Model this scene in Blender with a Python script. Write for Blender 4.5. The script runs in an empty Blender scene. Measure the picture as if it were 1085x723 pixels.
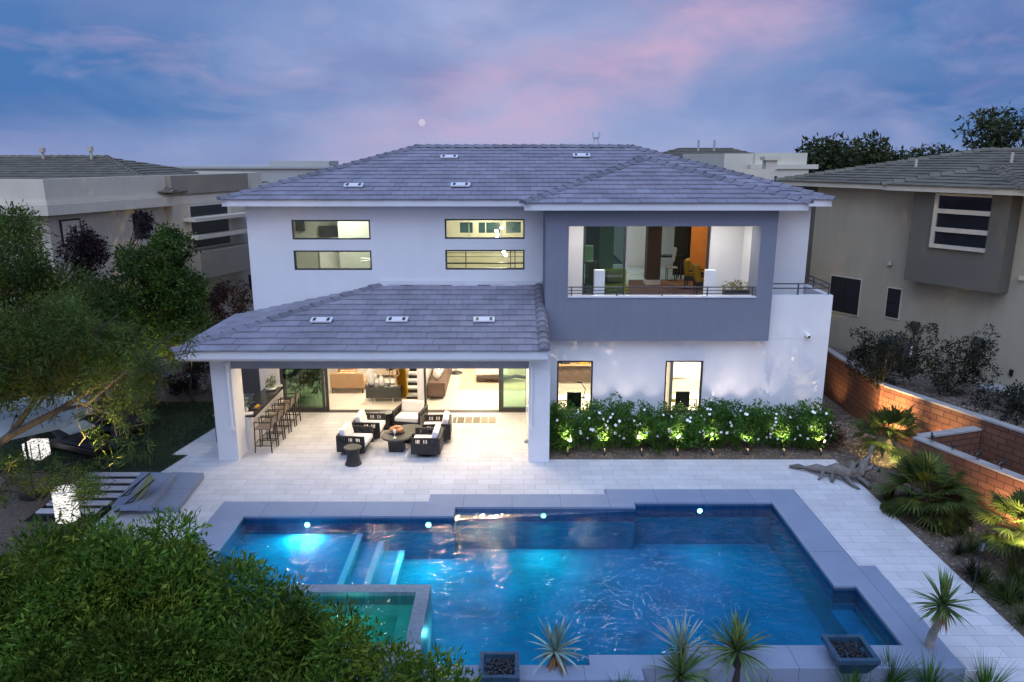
import bpy, bmesh, math, random
import numpy as np
from mathutils import Vector, Matrix
from mathutils.geometry import tessellate_polygon

random.seed(7); rng = np.random.default_rng(11)
R = math.radians
sc = bpy.context.scene
COL = sc.collection

# ------------------------------------------------------------------ camera
CAM_H = 8.5; PITCH = R(13.8); F = 800.0
CS, SN = math.cos(PITCH), math.sin(PITCH)
cd = bpy.data.cameras.new('camera'); cam = bpy.data.objects.new('camera', cd); COL.objects.link(cam)
cam.location = (0, 0, CAM_H); cam.rotation_euler = (R(90) - PITCH, 0, 0)
cd.sensor_width = 36; cd.lens = F / 1085 * 36; cd.clip_end = 6000; cd.clip_start = .1
sc.camera = cam

def ray(u, v):
    X = (u - 542.5) / F; Y = -(v - 361.5) / F
    return X, CS + Y * SN, -SN + Y * CS
def PZ(u, v, z=0.0):
    x, y, zz = ray(u, v); t = (z - CAM_H) / zz
    return Vector((x * t, y * t, z))
def PY(u, v, y0):
    x, y, z = ray(u, v); t = y0 / y
    return Vector((x * t, y0, CAM_H + z * t))
def PW(u, v, A, d):
    """meet the pixel's sight line with the vertical wall through A along d: (distance along, height)"""
    x, y, z = ray(u, v)
    det = x * d[1] - y * d[0]
    t = (A[0] * d[1] - A[1] * d[0]) / det
    px, py = x * t, y * t
    return (px - A[0]) * d[0] + (py - A[1]) * d[1], CAM_H + z * t

# ------------------------------------------------------------------ materials
class NT:
    def __init__(s, nt): s.nt = nt
    def n(s, t, **kw):
        o = s.nt.nodes.new(t)
        for k, v in kw.items():
            if hasattr(o, k): setattr(o, k, v)
        return o
    def l(s, a, b): s.nt.links.new(a, b)
    def math(s, op, a, b=None, c=None, clamp=False):
        m = s.n('ShaderNodeMath', operation=op); m.use_clamp = clamp
        for i, x in enumerate((a, b, c)):
            if x is None: continue
            if isinstance(x, (int, float)): m.inputs[i].default_value = x
            else: s.l(x, m.inputs[i])
        return m.outputs[0]
    def ramp(s, fac, stops, interp='LINEAR'):
        r = s.n('ShaderNodeValToRGB'); r.color_ramp.interpolation = interp
        e = r.color_ramp.elements
        while len(e) < len(stops): e.new(.5)
        for el, (p, c) in zip(e, stops):
            el.position = p; el.color = (c[0], c[1], c[2], 1) if not isinstance(c, (int, float)) else (c, c, c, 1)
        s.l(fac, r.inputs[0]); return r.outputs[0]
    def mix(s, fac, a, b, mode='MIX'):
        m = s.n('ShaderNodeMix', data_type='RGBA', blend_type=mode)
        for sock, x in ((m.inputs[0], fac), (m.inputs[6], a), (m.inputs[7], b)):
            if isinstance(x, (int, float)): sock.default_value = x
            elif isinstance(x, (tuple, list)): sock.default_value = (x[0], x[1], x[2], 1)
            else: s.l(x, sock)
        return m.outputs[2]
    def noise(s, vec, scale, detail=4, rough=.55, dist=0):
        t = s.n('ShaderNodeTexNoise'); t.inputs['Scale'].default_value = scale
        t.inputs['Detail'].default_value = detail; t.inputs['Roughness'].default_value = rough
        t.inputs['Distortion'].default_value = dist
        if vec is not None: s.l(vec, t.inputs['Vector'])
        return t.outputs['Fac']
    def mapping(s, vec, scale=(1, 1, 1), loc=(0, 0, 0), rot=(0, 0, 0)):
        m = s.n('ShaderNodeMapping'); m.inputs['Scale'].default_value = scale
        m.inputs['Location'].default_value = loc; m.inputs['Rotation'].default_value = rot
        s.l(vec, m.inputs['Vector']); return m.outputs[0]

def newmat(name):
    m = bpy.data.materials.new(name); m.use_nodes = True
    nt = m.node_tree; nt.nodes.clear(); t = NT(nt)
    out = t.n('ShaderNodeOutputMaterial')
    b = t.n('ShaderNodeBsdfPrincipled')
    t.l(b.outputs[0], out.inputs[0])
    return m, t, b, out

def shade(c, k): return tuple(min(1, x * k) for x in c[:3])

def M(name, col, rough=.6, var=.12, scale=3., bump=0., bscale=80., metal=0., spec=.5, island=0., col2=None, world=True, streak=0.):
    """principled with tonal variation, optional per-island tone, bump"""
    m, t, b, out = newmat(name)
    geo = t.n('ShaderNodeNewGeometry'); vec = geo.outputs['Position'] if world else t.n('ShaderNodeTexCoord').outputs['Object']
    f = t.noise(vec, scale, 5, .6)
    c = t.ramp(f, [(.3, shade(col, 1 - var)), (.7, shade(col2 or col, 1 + var))])
    if streak:
        s = t.noise(t.mapping(vec, (2.5, 2.5, .25)), 2.0, 5, .65)
        c = t.mix(streak, c, t.ramp(s, [(.35, .55), (.65, 1.0)]), 'MULTIPLY')
    if island:
        r = t.ramp(geo.outputs['Random Per Island'], [(0, 1 - island), (1, 1 + island)])
        c = t.mix(1.0, c, r, 'MULTIPLY')
    t.l(c, b.inputs['Base Color'])
    rr = t.math('MULTIPLY_ADD', t.noise(vec, scale * 4, 3), .25, rough - .12, clamp=True)
    t.l(rr, b.inputs['Roughness'])
    b.inputs['Metallic'].default_value = metal; b.inputs['Specular IOR Level'].default_value = spec
    if bump:
        bp = t.n('ShaderNodeBump'); bp.inputs['Strength'].default_value = bump; bp.inputs['Distance'].default_value = .02
        t.l(t.noise(vec, bscale, 6, .7), bp.inputs['Height']); t.l(bp.outputs[0], b.inputs['Normal'])
    return m

def M_brick(name, c1, c2, mortar, bw, rh, ms=.01, rough=.7, plane='XY', bump=.4, offs=.5, var=.3, rotz=0., nbump=.15):
    m, t, b, out = newmat(name)
    tc = t.n('ShaderNodeTexCoord').outputs['Object']
    if plane == 'XZ':   # u along the wall (object x), v up
        sp = t.n('ShaderNodeSeparateXYZ'); t.l(tc, sp.inputs[0])
        cb = t.n('ShaderNodeCombineXYZ'); t.l(sp.outputs[0], cb.inputs[0]); t.l(sp.outputs[2], cb.inputs[1]); vec = cb.outputs[0]
    else: vec = t.mapping(tc, rot=(0, 0, rotz))
    br = t.n('ShaderNodeTexBrick', ); br.offset = offs
    br.inputs['Scale'].default_value = 1; br.inputs['Brick Width'].default_value = bw; br.inputs['Row Height'].default_value = rh
    br.inputs['Mortar Size'].default_value = ms; br.inputs['Mortar Smooth'].default_value = .2; br.inputs['Bias'].default_value = 0
    br.inputs['Color1'].default_value = (*c1, 1); br.inputs['Color2'].default_value = (*c2, 1); br.inputs['Mortar'].default_value = (*mortar, 1)
    t.l(vec, br.inputs['Vector'])
    pos = t.n('ShaderNodeNewGeometry').outputs['Position']
    n = t.ramp(t.noise(pos, 1.3, 6, .65), [(.3, 1 - var), (.7, 1.0)])
    c = t.mix(1.0, br.outputs['Color'], n, 'MULTIPLY')
    n2 = t.ramp(t.noise(pos, 35, 4, .7), [(.3, 1 - var * .6), (.7, 1.0)])
    c = t.mix(1.0, c, n2, 'MULTIPLY')
    t.l(c, b.inputs['Base Color']); b.inputs['Roughness'].default_value = rough
    bp = t.n('ShaderNodeBump'); bp.inputs['Strength'].default_value = bump; bp.inputs['Distance'].default_value = .01
    h = t.math('ADD', t.math('MULTIPLY', br.outputs['Fac'], -1.0), t.math('MULTIPLY', t.noise(pos, 60, 4, .7), nbump))
    t.l(h, bp.inputs['Height']); t.l(bp.outputs[0], b.inputs['Normal'])
    return m

def M_leaf(name, a, b_, rough=.5, trans=.25, clump=1.2):
    m, t, b, out = newmat(name)
    geo = t.n('ShaderNodeNewGeometry')
    c = t.ramp(geo.outputs['Random Per Island'], [(0, a), (1, b_)])
    n = t.ramp(t.noise(geo.outputs['Position'], clump, 3), [(.32, .45), (.68, 1.4)])
    c = t.mix(1.0, c, n, 'MULTIPLY')
    y2 = t.ramp(t.noise(t.mapping(geo.outputs['Position'], loc=(7, 3, 1)), clump * 1.3, 3), [(.5, (1, 1, 1)), (.72, (1.9, 1.25, .9))])
    c = t.mix(1.0, c, y2, 'MULTIPLY')
    t.l(c, b.inputs['Base Color']); b.inputs['Roughness'].default_value = rough; b.inputs['Specular IOR Level'].default_value = .12
    tr = t.n('ShaderNodeBsdfTranslucent'); t.l(c, tr.inputs[0])
    mx = t.n('ShaderNodeMixShader'); mx.inputs[0].default_value = trans
    t.l(b.outputs[0], mx.inputs[1]); t.l(tr.outputs[0], mx.inputs[2]); t.l(mx.outputs[0], out.inputs[0])
    return m

def M_emit(name, col, k):
    m, t, b, out = newmat(name)
    e = t.n('ShaderNodeEmission'); e.inputs[0].default_value = (*col, 1); e.inputs[1].default_value = k
    t.l(e.outputs[0], out.inputs[0]); return m

def M_glass(name, tint, gl=.0):
    m, t, b, out = newmat(name)
    tr = t.n('ShaderNodeBsdfTransparent'); tr.inputs[0].default_value = (*tint, 1)
    g = t.n('ShaderNodeBsdfGlossy'); g.inputs['Roughness'].default_value = .02; g.inputs[0].default_value = (.9, .95, .95, 1)
    fr = t.n('ShaderNodeFresnel'); fr.inputs[0].default_value = 1.5
    mx = t.n('ShaderNodeMixShader'); t.l(t.math('ADD', fr.outputs[0], gl, clamp=True), mx.inputs[0])
    t.l(tr.outputs[0], mx.inputs[1]); t.l(g.outputs[0], mx.inputs[2]); t.l(mx.outputs[0], out.inputs[0])
    return m

def M_water(name, tint, bump=.25, s1=2.2, gl=.5):
    m, t, b, out = newmat(name)
    pos = t.n('ShaderNodeNewGeometry').outputs['Position']
    n1 = t.noise(t.mapping(pos, (1, 1.4, 1)), s1, 1, .5, .5); n2 = t.noise(t.mapping(pos, (1, 1.3, 1)), s1 * 3.2, 1, .5, .6)
    h = t.math('ADD', n1, t.math('MULTIPLY', n2, .30))
    bp = t.n('ShaderNodeBump'); bp.inputs['Strength'].default_value = bump; bp.inputs['Distance'].default_value = .12
    t.l(h, bp.inputs['Height'])
    tr = t.n('ShaderNodeBsdfTransparent'); tr.inputs[0].default_value = (*tint, 1)
    g = t.n('ShaderNodeBsdfGlossy'); g.inputs['Roughness'].default_value = .015; g.inputs[0].default_value = (1, 1, 1, 1)
    t.l(bp.outputs[0], g.inputs['Normal'])
    fr = t.n('ShaderNodeFresnel'); fr.inputs[0].default_value = 1.33; t.l(bp.outputs[0], fr.inputs['Normal'])
    mx = t.n('ShaderNodeMixShader'); t.l(t.math('MULTIPLY', fr.outputs[0], gl), mx.inputs[0])
    t.l(tr.outputs[0], mx.inputs[1]); t.l(g.outputs[0], mx.inputs[2]); t.l(mx.outputs[0], out.inputs[0])
    return m

MT = {}
MT['stucco'] = M('stucco', (.68, .67, .675), .85, .035, .8, .25, 60, streak=.05)
MT['stucco_dark'] = M('stucco dark', (.180, .190, .235), .85, .06, .8, .25, 60, streak=.15)
MT['trim'] = M('white trim', (.62, .61, .63), .55, .05, 1.5, .05, 40)
MT['tile'] = M('roof tile', (.200, .190, .228), .75, .13, .8, .2, 45, island=.11, col2=(.212, .202, .242))
MT['tile_under'] = M('roof underlay', (.04, .04, .045), .9)
MT['tile_tan'] = M('neighbour roof tile', (.115, .10, .07), .8, .2, 1.1, .25, 45, island=.18)
MT['cap'] = M('ridge tile', (.150, .142, .170), .75, .2, 2, .25, 45, island=.2)
MT['frame'] = M('bronze frame', (.035, .034, .032), .4, .15, 5)
MT['rail'] = M('railing', (.06, .06, .068), .45, .15, 5)
MT['glass'] = M_glass('window glass', (.95, .97, .92))
MT['glass_olive'] = M_glass('tinted window glass', (.93, .97, .90), .02)
MT['glass_mint'] = M_glass('green door glass', (.86, .96, .88), .02)
MT['glass_dark'] = M_glass('dark green glass', (.66, .78, .68), .05)
MT['dark_glass'] = M('dark window glass', (.012, .013, .015), .12, .2, 2, spec=.7)
MT['taupe'] = M('taupe stucco', (.50, .435, .335), .9, .06, .7, .25, 50, streak=.15)
MT['taupe_light'] = M('light taupe stucco', (.60, .53, .41), .9, .06, .7, .25, 50, streak=.12)
MT['taupe_dark'] = M('dark taupe stucco', (.26, .225, .17), .9, .08, .7, .25, 50, streak=.12)
MT['grey_wall'] = M('warm grey stucco', (.36, .31, .22), .9, .06, .7, .2, 50, streak=.15)
MT['grey_dark'] = M('charcoal stucco', (.12, .105, .078), .9, .08, .7, .2, 50, streak=.12)
MT['grey_light'] = M('pale neighbour trim', (.48, .42, .31), .8, .06, 1)
MT['far_white'] = M('far white stucco', (.60, .55, .43), .9, .05, .5, streak=.1)
MT['far_pale'] = M('far pale stucco', (.38, .37, .33), .9, .05, .3)
MT['paver'] = M_brick('deck pavers', (.505, .50, .52), (.575, .575, .60), (.31, .31, .33), .62, .31, .006, .75, bump=.3, var=.16)
MT['coping'] = M_brick('coping stone', (.205, .25, .345), (.225, .27, .365), (.11, .13, .17), 1.22, 5.0, .007, .7, bump=.3, var=.14, offs=0.)
MT['concrete'] = M('concrete slab', (.30, .295, .30), .8, .1, 2, .15, 50)
MT['pool'] = M('pool plaster', (.003, .165, .265), .6, .25, 1.2, .2, 30, spec=0.)
MT['pool_tile'] = M_brick('waterline tile', (.02, .07, .17), (.03, .10, .24), (.05, .09, .16), .05, .05, .004, .35, plane='XY', bump=.3)
MT['water'] = M_water('pool water', (.30, .83, .97), .27, 2.8, .65)
MT['spa_water'] = M_water('spa water', (.42, .92, .74), .2, 3, .5)
MT['spa_tile'] = M_brick('spa tile', (.13, .21, .29), (.20, .29, .38), (.14, .18, .22), .09, .035, .004, .4, bump=.3, var=.35)
MT['gravel'] = M('gravel', (.095, .072, .055), .9, .45, 14, .8, 40)
MT['earth'] = M('desert ground', (.10, .088, .07), .95, .3, .6, .6, 20)
MT['pebble'] = M('pebble', (.13, .10, .08), .85, .2, 4, island=.5)
MT['pebble_black'] = M('black pebble', (.009, .010, .014), .35, .2, 4, island=.5)
MT['turf'] = M('turf base', (.014, .026, .010), .95, .3, 3, .6, 60)
MT['grass'] = M_leaf('turf blades', (.012, .030, .008), (.026, .050, .014), .7, .1, .8)
MT['brick'] = M_brick('slump block', (.165, .066, .036), (.215, .090, .050), (.070, .030, .020), .42, .175, .013, .85, plane='XZ', bump=.8, var=.3, nbump=.4)
MT['brick_cap'] = M('block wall cap', (.30, .28, .27), .85, .14, 3, .3, 40)
MT['bark'] = M('bark', (.045, .034, .026), .9, .3, 6, .8, 30)
MT['bark_pale'] = M('pale trunk', (.30, .27, .24), .9, .25, 8, .8, 30)
MT['leaf_fore'] = M_leaf('sumac leaf', (.028, .092, .010), (.150, .225, .032), .55, .35, 1.3)
MT['leaf_mesq'] = M_leaf('mesquite leaf', (.034, .066, .014), (.095, .135, .030), .6, .3, .7)
MT['leaf_dark'] = M_leaf('dark evergreen leaf', (.024, .058, .010), (.062, .108, .020), .5, .2)
MT['leaf_plum'] = M_leaf('plum leaf', (.016, .010, .011), (.036, .020, .022), .5, .2)
MT['leaf_hedge'] = M_leaf('gardenia leaf', (.028, .095, .016), (.080, .185, .032), .45, .3, 2)
MT['leaf_far'] = M_leaf('far tree leaf', (.030, .040, .016), (.055, .068, .026), .6, .2)
MT['leaf_grey'] = M_leaf('dark shrub leaf', (.012, .016, .011), (.026, .030, .019), .6, .2)
MT['leaf_palm'] = M_leaf('palm frond', (.026, .050, .014), (.080, .105, .026), .7, .2, 2)
MT['leaf_yucca'] = M_leaf('yucca blade', (.065, .130, .042), (.135, .205, .075), .45, .15, 2)
MT['leaf_blue'] = M_leaf('blue agave blade', (.17, .28, .25), (.28, .39, .34), .5, .1, 2)
MT['leaf_lime'] = M_leaf('lime foliage', (.12, .13, .02), (.26, .24, .04))
MT['leaf_dry'] = M_leaf('dry blade', (.16, .10, .045), (.24, .15, .07), .7, .2, 2)
MT['petal'] = M('white petal', (.80, .79, .76), .6, .05)
MT['wicker'] = M('black wicker', (.014, .013, .013), .55, .25, 40, .5, 120)
MT['black'] = M('black metal', (.012, .012, .013), .4, .2, 8)
MT['bronze'] = M('bronze tube', (.030, .024, .019), .45, .2, 8)
MT['cushion'] = M('white cushion', (.74, .72, .70), .9, .05, 6, .2, 60)
MT['sling'] = M('taupe sling', (.17, .14, .115), .85, .1, 10, .3, 150)
MT['counter'] = M('black stone counter', (.018, .018, .02), .22, .3, 20)
MT['copper'] = M('copper wreath', (.42, .18, .07), .5, .35, 14, .6, 60)
MT['floor_tile'] = M_brick('interior floor tile', (.62, .57, .50), (.66, .61, .54), (.5, .46, .41), 1.2, .6, .004, .3, bump=.1, var=.06)
MT['plaster'] = M('interior plaster', (.62, .58, .52), .9, .04)
MT['plaster_warm'] = M('warm interior plaster', (.56, .53, .44), .9, .05)
MT['plaster_olive'] = M('olive interior plaster', (.42, .43, .40), .9, .05)
MT['brown_wall'] = M('brown plaster', (.095, .060, .045), .9, .06)
MT['orange_wall'] = M('orange panel', (.70, .25, .045), .7, .08)
MT['dark_wall'] = M('dark panel', (.018, .018, .018), .6, .2)
MT['tan'] = M('tan upholstery', (.50, .31, .17), .85, .08, 6, .2, 80)
MT['beige'] = M('beige upholstery', (.55, .46, .34), .85, .08, 6, .2, 80)
MT['lime'] = M('olive lime fabric', (.26, .27, .03), .85, .12, 5, .2, 80)
MT['mustard'] = M('mustard fabric', (.34, .20, .015), .8, .12, 5, .2, 80)
MT['yellow'] = M('yellow cloth', (.80, .52, .03), .8, .1, 4)
MT['charcoal'] = M('charcoal cabinet', (.045, .047, .042), .5, .1)
MT['walnut'] = M('dark walnut', (.10, .060, .042), .5, .25, 5)
MT['rug_beige'] = M('beige rug', (.52, .41, .29), .95, .2, 1.4, .4, 90)
MT['rug_rust'] = M('rust rug', (.14, .075, .050), .95, .35, 2.5, .4, 90)
MT['ceramic'] = M('white ceramic', (.75, .74, .71), .3, .05, 6)
MT['steel'] = M('steel', (.45, .45, .46), .3, .1, metal=1.)
MT['white_paint'] = M('white paint', (.75, .74, .73), .5, .04)
MT['umbrella'] = M('pale blue canopy', (.34, .38, .38), .85, .06, 3)
MT['charcoal_fabric'] = M('charcoal outdoor fabric', (.020, .022, .028), .9, .15, 8, .2, 80)
MT['drift'] = M('driftwood', (.15, .13, .115), .9, .35, 7, .9, 25)
MT['green_sling'] = M('pale green sling', (.22, .24, .11), .8, .1, 8)
MT['screen'] = M('screen black', (.012, .012, .018), .3, .2)
MT['ac'] = M('grey metal unit', (.055, .052, .045), .6, .2, 5)

# ------------------------------------------------------------------ mesh helpers
OFF = {}
def link(o, parent=None):
    COL.objects.link(o)
    if parent is not None: o.parent = parent
    return o
def tag(o, label=None, cat=None, group=None, kind=None):
    if label: o['label'] = label
    if cat: o['category'] = cat
    if group: o['group'] = group
    if kind: o['kind'] = kind
    return o
def thing(name, label, cat, loc=(0, 0, 0), rz=0., group=None):
    o = bpy.data.objects.new(name, None); COL.objects.link(o); o.empty_display_size = .2
    o.location = loc; o.rotation_euler = (0, 0, rz); OFF[o] = Vector(loc)
    return tag(o, label, cat, group)
def copy_tree(o, parent=None):
    c = o.copy(); COL.objects.link(c); c.parent = parent
    for ch in list(o.children): copy_tree(ch, c)
    return c
def dup(root, loc, rz=0., label=None, scale=None):
    c = copy_tree(root); c.location = loc; c.rotation_euler = (0, 0, rz)
    if label: c['label'] = label
    if scale: c.scale = (scale,) * 3 if isinstance(scale, (int, float)) else scale
    return c

class MB:
    def __init__(s): s.v = []; s.f = []
    def poly(s, pts):
        i = len(s.v); s.v += [tuple(p) for p in pts]; s.f.append(tuple(range(i, i + len(pts)))); return s
    def box(s, x0, x1, y0, y1, z0, z1):
        i = len(s.v)
        s.v += [(x0, y0, z0), (x1, y0, z0), (x1, y1, z0), (x0, y1, z0), (x0, y0, z1), (x1, y0, z1), (x1, y1, z1), (x0, y1, z1)]
        for q in ((3, 2, 1, 0), (4, 5, 6, 7), (0, 1, 5, 4), (1, 2, 6, 5), (2, 3, 7, 6), (3, 0, 4, 7)): s.f.append(tuple(i + k for k in q))
        return s
    def cbox(s, cx, cy, cz, sx, sy, sz, rz=0., rx=0., ry=0.):
        i = len(s.v); mt = Matrix.Translation((cx, cy, cz)) @ Matrix.Rotation(rz, 4, 'Z') @ Matrix.Rotation(ry, 4, 'Y') @ Matrix.Rotation(rx, 4, 'X')
        for x, y, z in ((-1, -1, -1), (1, -1, -1), (1, 1, -1), (-1, 1, -1), (-1, -1, 1), (1, -1, 1), (1, 1, 1), (-1, 1, 1)):
            s.v.append(tuple(mt @ Vector((x * sx / 2, y * sy / 2, z * sz / 2))))
        for q in ((3, 2, 1, 0), (4, 5, 6, 7), (0, 1, 5, 4), (1, 2, 6, 5), (2, 3, 7, 6), (3, 0, 4, 7)): s.f.append(tuple(i + k for k in q))
        return s
    def frustum(s, cx, cy, z0, z1, a0, b0, a1, b1):
        i = len(s.v)
        for a, b, z in ((a0, b0, z0), (a1, b1, z1)):
            for x, y in ((-a, -b), (a, -b), (a, b), (-a, b)): s.v.append((cx + x, cy + y, z))
        for q in ((3, 2, 1, 0), (4, 5, 6, 7), (0, 1, 5, 4), (1, 2, 6, 5), (2, 3, 7, 6), (3, 0, 4, 7)): s.f.append(tuple(i + k for k in q))
        return s
    def bar(s, a, b, w, h=None):
        a, b = Vector(a), Vector(b); d = (b - a).normalized(); h = h or w
        up = Vector((0, 0, 1)) if abs(d.z) < .95 else Vector((0, 1, 0))
        sx = d.cross(up).normalized() * w / 2; sy = sx.cross(d).normalized() * h / 2; i = len(s.v)
        for p in (a, b):
            for q in (-sx - sy, sx - sy, sx + sy, -sx + sy): s.v.append(tuple(p + q))
        for q in ((3, 2, 1, 0), (4, 5, 6, 7), (0, 1, 5, 4), (1, 2, 6, 5), (2, 3, 7, 6), (3, 0, 4, 7)): s.f.append(tuple(i + k for k in q))
        return s
    def tube(s, pts, rad, n=8):
        pts = [Vector(p) for p in pts]; m = len(pts)
        if isinstance(rad, (int, float)): rad = [rad] * m
        rings = []; ref = Vector((.31, .17, .93))
        for k, p in enumerate(pts):
            d = (pts[min(k + 1, m - 1)] - pts[max(k - 1, 0)]).normalized()
            a = d.cross(ref)
            if a.length < .05: a = d.cross(Vector((1, 0, 0)))
            a.normalize(); b = d.cross(a); i = len(s.v)
            for j in range(n):
                t = 2 * math.pi * j / n; s.v.append(tuple(p + (a * math.cos(t) + b * math.sin(t)) * rad[k]))
            rings.append(i)
        for k in range(m - 1):
            for j in range(n): s.f.append((rings[k] + j, rings[k] + (j + 1) % n, rings[k + 1] + (j + 1) % n, rings[k + 1] + j))
        s.f.append(tuple(rings[0] + j for j in reversed(range(n)))); s.f.append(tuple(rings[-1] + j for j in range(n)))
        return s
    def lathe(s, prof, n=20, c=(0, 0, 0)):
        rings = []
        for r, z in prof:
            i = len(s.v); rings.append(i)
            for j in range(n):
                t = 2 * math.pi * j / n; s.v.append((c[0] + r * math.cos(t), c[1] + r * math.sin(t), c[2] + z))
        for k in range(len(prof) - 1):
            for j in range(n): s.f.append((rings[k] + j, rings[k] + (j + 1) % n, rings[k + 1] + (j + 1) % n, rings[k + 1] + j))
        s.f.append(tuple(rings[0] + j for j in reversed(range(n)))); s.f.append(tuple(rings[-1] + j for j in range(n)))
        return s
    def ball(s, c, r, n=10):
        if isinstance(r, (int, float)): r = (r, r, r)
        m = n // 2 + 1; rings = []
        for k in range(1, m):
            ph = math.pi * k / m; i = len(s.v); rings.append(i)
            for j in range(n):
                t = 2 * math.pi * j / n
                s.v.append((c[0] + r[0] * math.sin(ph) * math.cos(t), c[1] + r[1] * math.sin(ph) * math.sin(t), c[2] - r[2] * math.cos(ph)))
        for k in range(len(rings) - 1):
            for j in range(n): s.f.append((rings[k] + j, rings[k] + (j + 1) % n, rings[k + 1] + (j + 1) % n, rings[k + 1] + j))
        i = len(s.v); s.v += [(c[0], c[1], c[2] - r[2]), (c[0], c[1], c[2] + r[2])]
        for j in range(n):
            s.f.append((i, rings[0] + (j + 1) % n, rings[0] + j)); s.f.append((i + 1, rings[-1] + j, rings[-1] + (j + 1) % n))
        return s
    def ring(s, c, R_, r, n=20, m=6, axis='Z'):
        i = len(s.v)
        for a in range(n):
            t = 2 * math.pi * a / n
            for b in range(m):
                p = 2 * math.pi * b / m; rr = R_ + r * math.cos(p)
                s.v.append((c[0] + rr * math.cos(t), c[1] + rr * math.sin(t), c[2] + r * math.sin(p)))
        for a in range(n):
            for b in range(m):
                s.f.append((i + a * m + b, i + ((a + 1) % n) * m + b, i + ((a + 1) % n) * m + (b + 1) % m, i + a * m + (b + 1) % m))
        return s
    def slab(s, outer, holes, z0, z1):
        """horizontal slab with polygonal holes"""
        loops = [[Vector((x, y, 0)) for x, y in outer]] + [[Vector((x, y, 0)) for x, y in h] for h in holes]
        tris = tessellate_polygon(loops); flat = [p for l in loops for p in l]
        i = len(s.v); n = len(flat)
        s.v += [(p.x, p.y, z1) for p in flat] + [(p.x, p.y, z0) for p in flat]
        for t in tris:
            a, b, c = flat[t[0]], flat[t[1]], flat[t[2]]
            t = t if (b - a).cross(c - a).z > 0 else t[::-1]
            s.f.append(tuple(i + k for k in t)); s.f.append(tuple(i + n + k for k in reversed(t)))
        k0 = 0
        for l in loops:
            m = len(l)
            for k in range(m): a, b = k0 + k, k0 + (k + 1) % m; s.f.append((i + a, i + b, i + n + b, i + n + a))
            k0 += m
        return s
    def xwall(s, x0, x1, z0, z1, y0, y1, holes):
        """wall along x of thickness y0..y1 with rectangular openings (xa, xb, za, zb)"""
        xs = sorted({x0, x1, *[h[0] for h in holes], *[h[1] for h in holes]}); zs = sorted({z0, z1, *[h[2] for h in holes], *[h[3] for h in holes]})
        full = lambda i, k: 0 <= i < len(xs) - 1 and 0 <= k < len(zs) - 1 and not any(h[0] <= (xs[i] + xs[i + 1]) / 2 <= h[1] and h[2] <= (zs[k] + zs[k + 1]) / 2 <= h[3] for h in holes)
        for i in range(len(xs) - 1):
            for k in range(len(zs) - 1):
                if not full(i, k): continue
                a, b, c, d = xs[i], xs[i + 1], zs[k], zs[k + 1]
                s.poly([(a, y0, c), (b, y0, c), (b, y0, d), (a, y0, d)]); s.poly([(a, y1, d), (b, y1, d), (b, y1, c), (a, y1, c)])
                if not full(i - 1, k): s.poly([(a, y0, d), (a, y1, d), (a, y1, c), (a, y0, c)])
                if not full(i + 1, k): s.poly([(b, y0, c), (b, y1, c), (b, y1, d), (b, y0, d)])
                if not full(i, k - 1): s.poly([(a, y0, c), (a, y1, c), (b, y1, c), (b, y0, c)])
                if not full(i, k + 1): s.poly([(a, y0, d), (b, y0, d), (b, y1, d), (a, y1, d)])
        return s
    def build(s, name, mat, parent=None, world=False, bevel=0., smooth=False, loc=None, subsurf=0):
        v = s.v
        off = Vector((0, 0, 0))
        if world and parent is not None:
            off = OFF[parent]; v = [(p[0] - off.x, p[1] - off.y, p[2] - off.z) for p in v]
        me = bpy.data.meshes.new(name); me.from_pydata(v, [], s.f)
        if bevel or smooth or True:
            bm = bmesh.new(); bm.from_mesh(me)
            if bevel or smooth: bmesh.ops.remove_doubles(bm, verts=bm.verts, dist=1e-4)
            bmesh.ops.recalc_face_normals(bm, faces=bm.faces)
            if bevel:
                es = [e for e in bm.edges if len(e.link_faces) == 2 and e.calc_face_angle(0) > .6]
                bmesh.ops.bevel(bm, geom=es, offset=bevel, segments=2, affect='EDGES', profile=.6, clamp_overlap=True)
            bm.to_mesh(me); bm.free()
        if smooth: me.shade_smooth()
        me.materials.append(MT[mat] if isinstance(mat, str) else mat)
        o = bpy.data.objects.new(name, me); link(o, parent); OFF[o] = off
        if loc: o.location = loc
        if subsurf: md = o.modifiers.new('s', 'SUBSURF'); md.levels = md.render_levels = subsurf
        return o

def struct(o, kind='structure', label=None): o['kind'] = kind; return tag(o, label)

def np_quads(name, V, mat, parent=None, world=False, nper=4):
    """V: (n, nper, 3) array of separate polygons"""
    n = len(V); off = Vector((0, 0, 0))
    if world and parent is not None:
        off = OFF[parent]; V = V - np.array(off)
    me = bpy.data.meshes.new(name)
    me.vertices.add(n * nper); me.vertices.foreach_set('co', V.astype(np.float32).reshape(-1))
    me.loops.add(n * nper); me.loops.foreach_set('vertex_index', np.arange(n * nper, dtype=np.int32))
    me.polygons.add(n); me.polygons.foreach_set('loop_start', np.arange(0, n * nper, nper, dtype=np.int32))
    me.update(calc_edges=True); me.materials.append(MT[mat])
    o = bpy.data.objects.new(name, me); link(o, parent); OFF[o] = off
    return o

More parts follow.
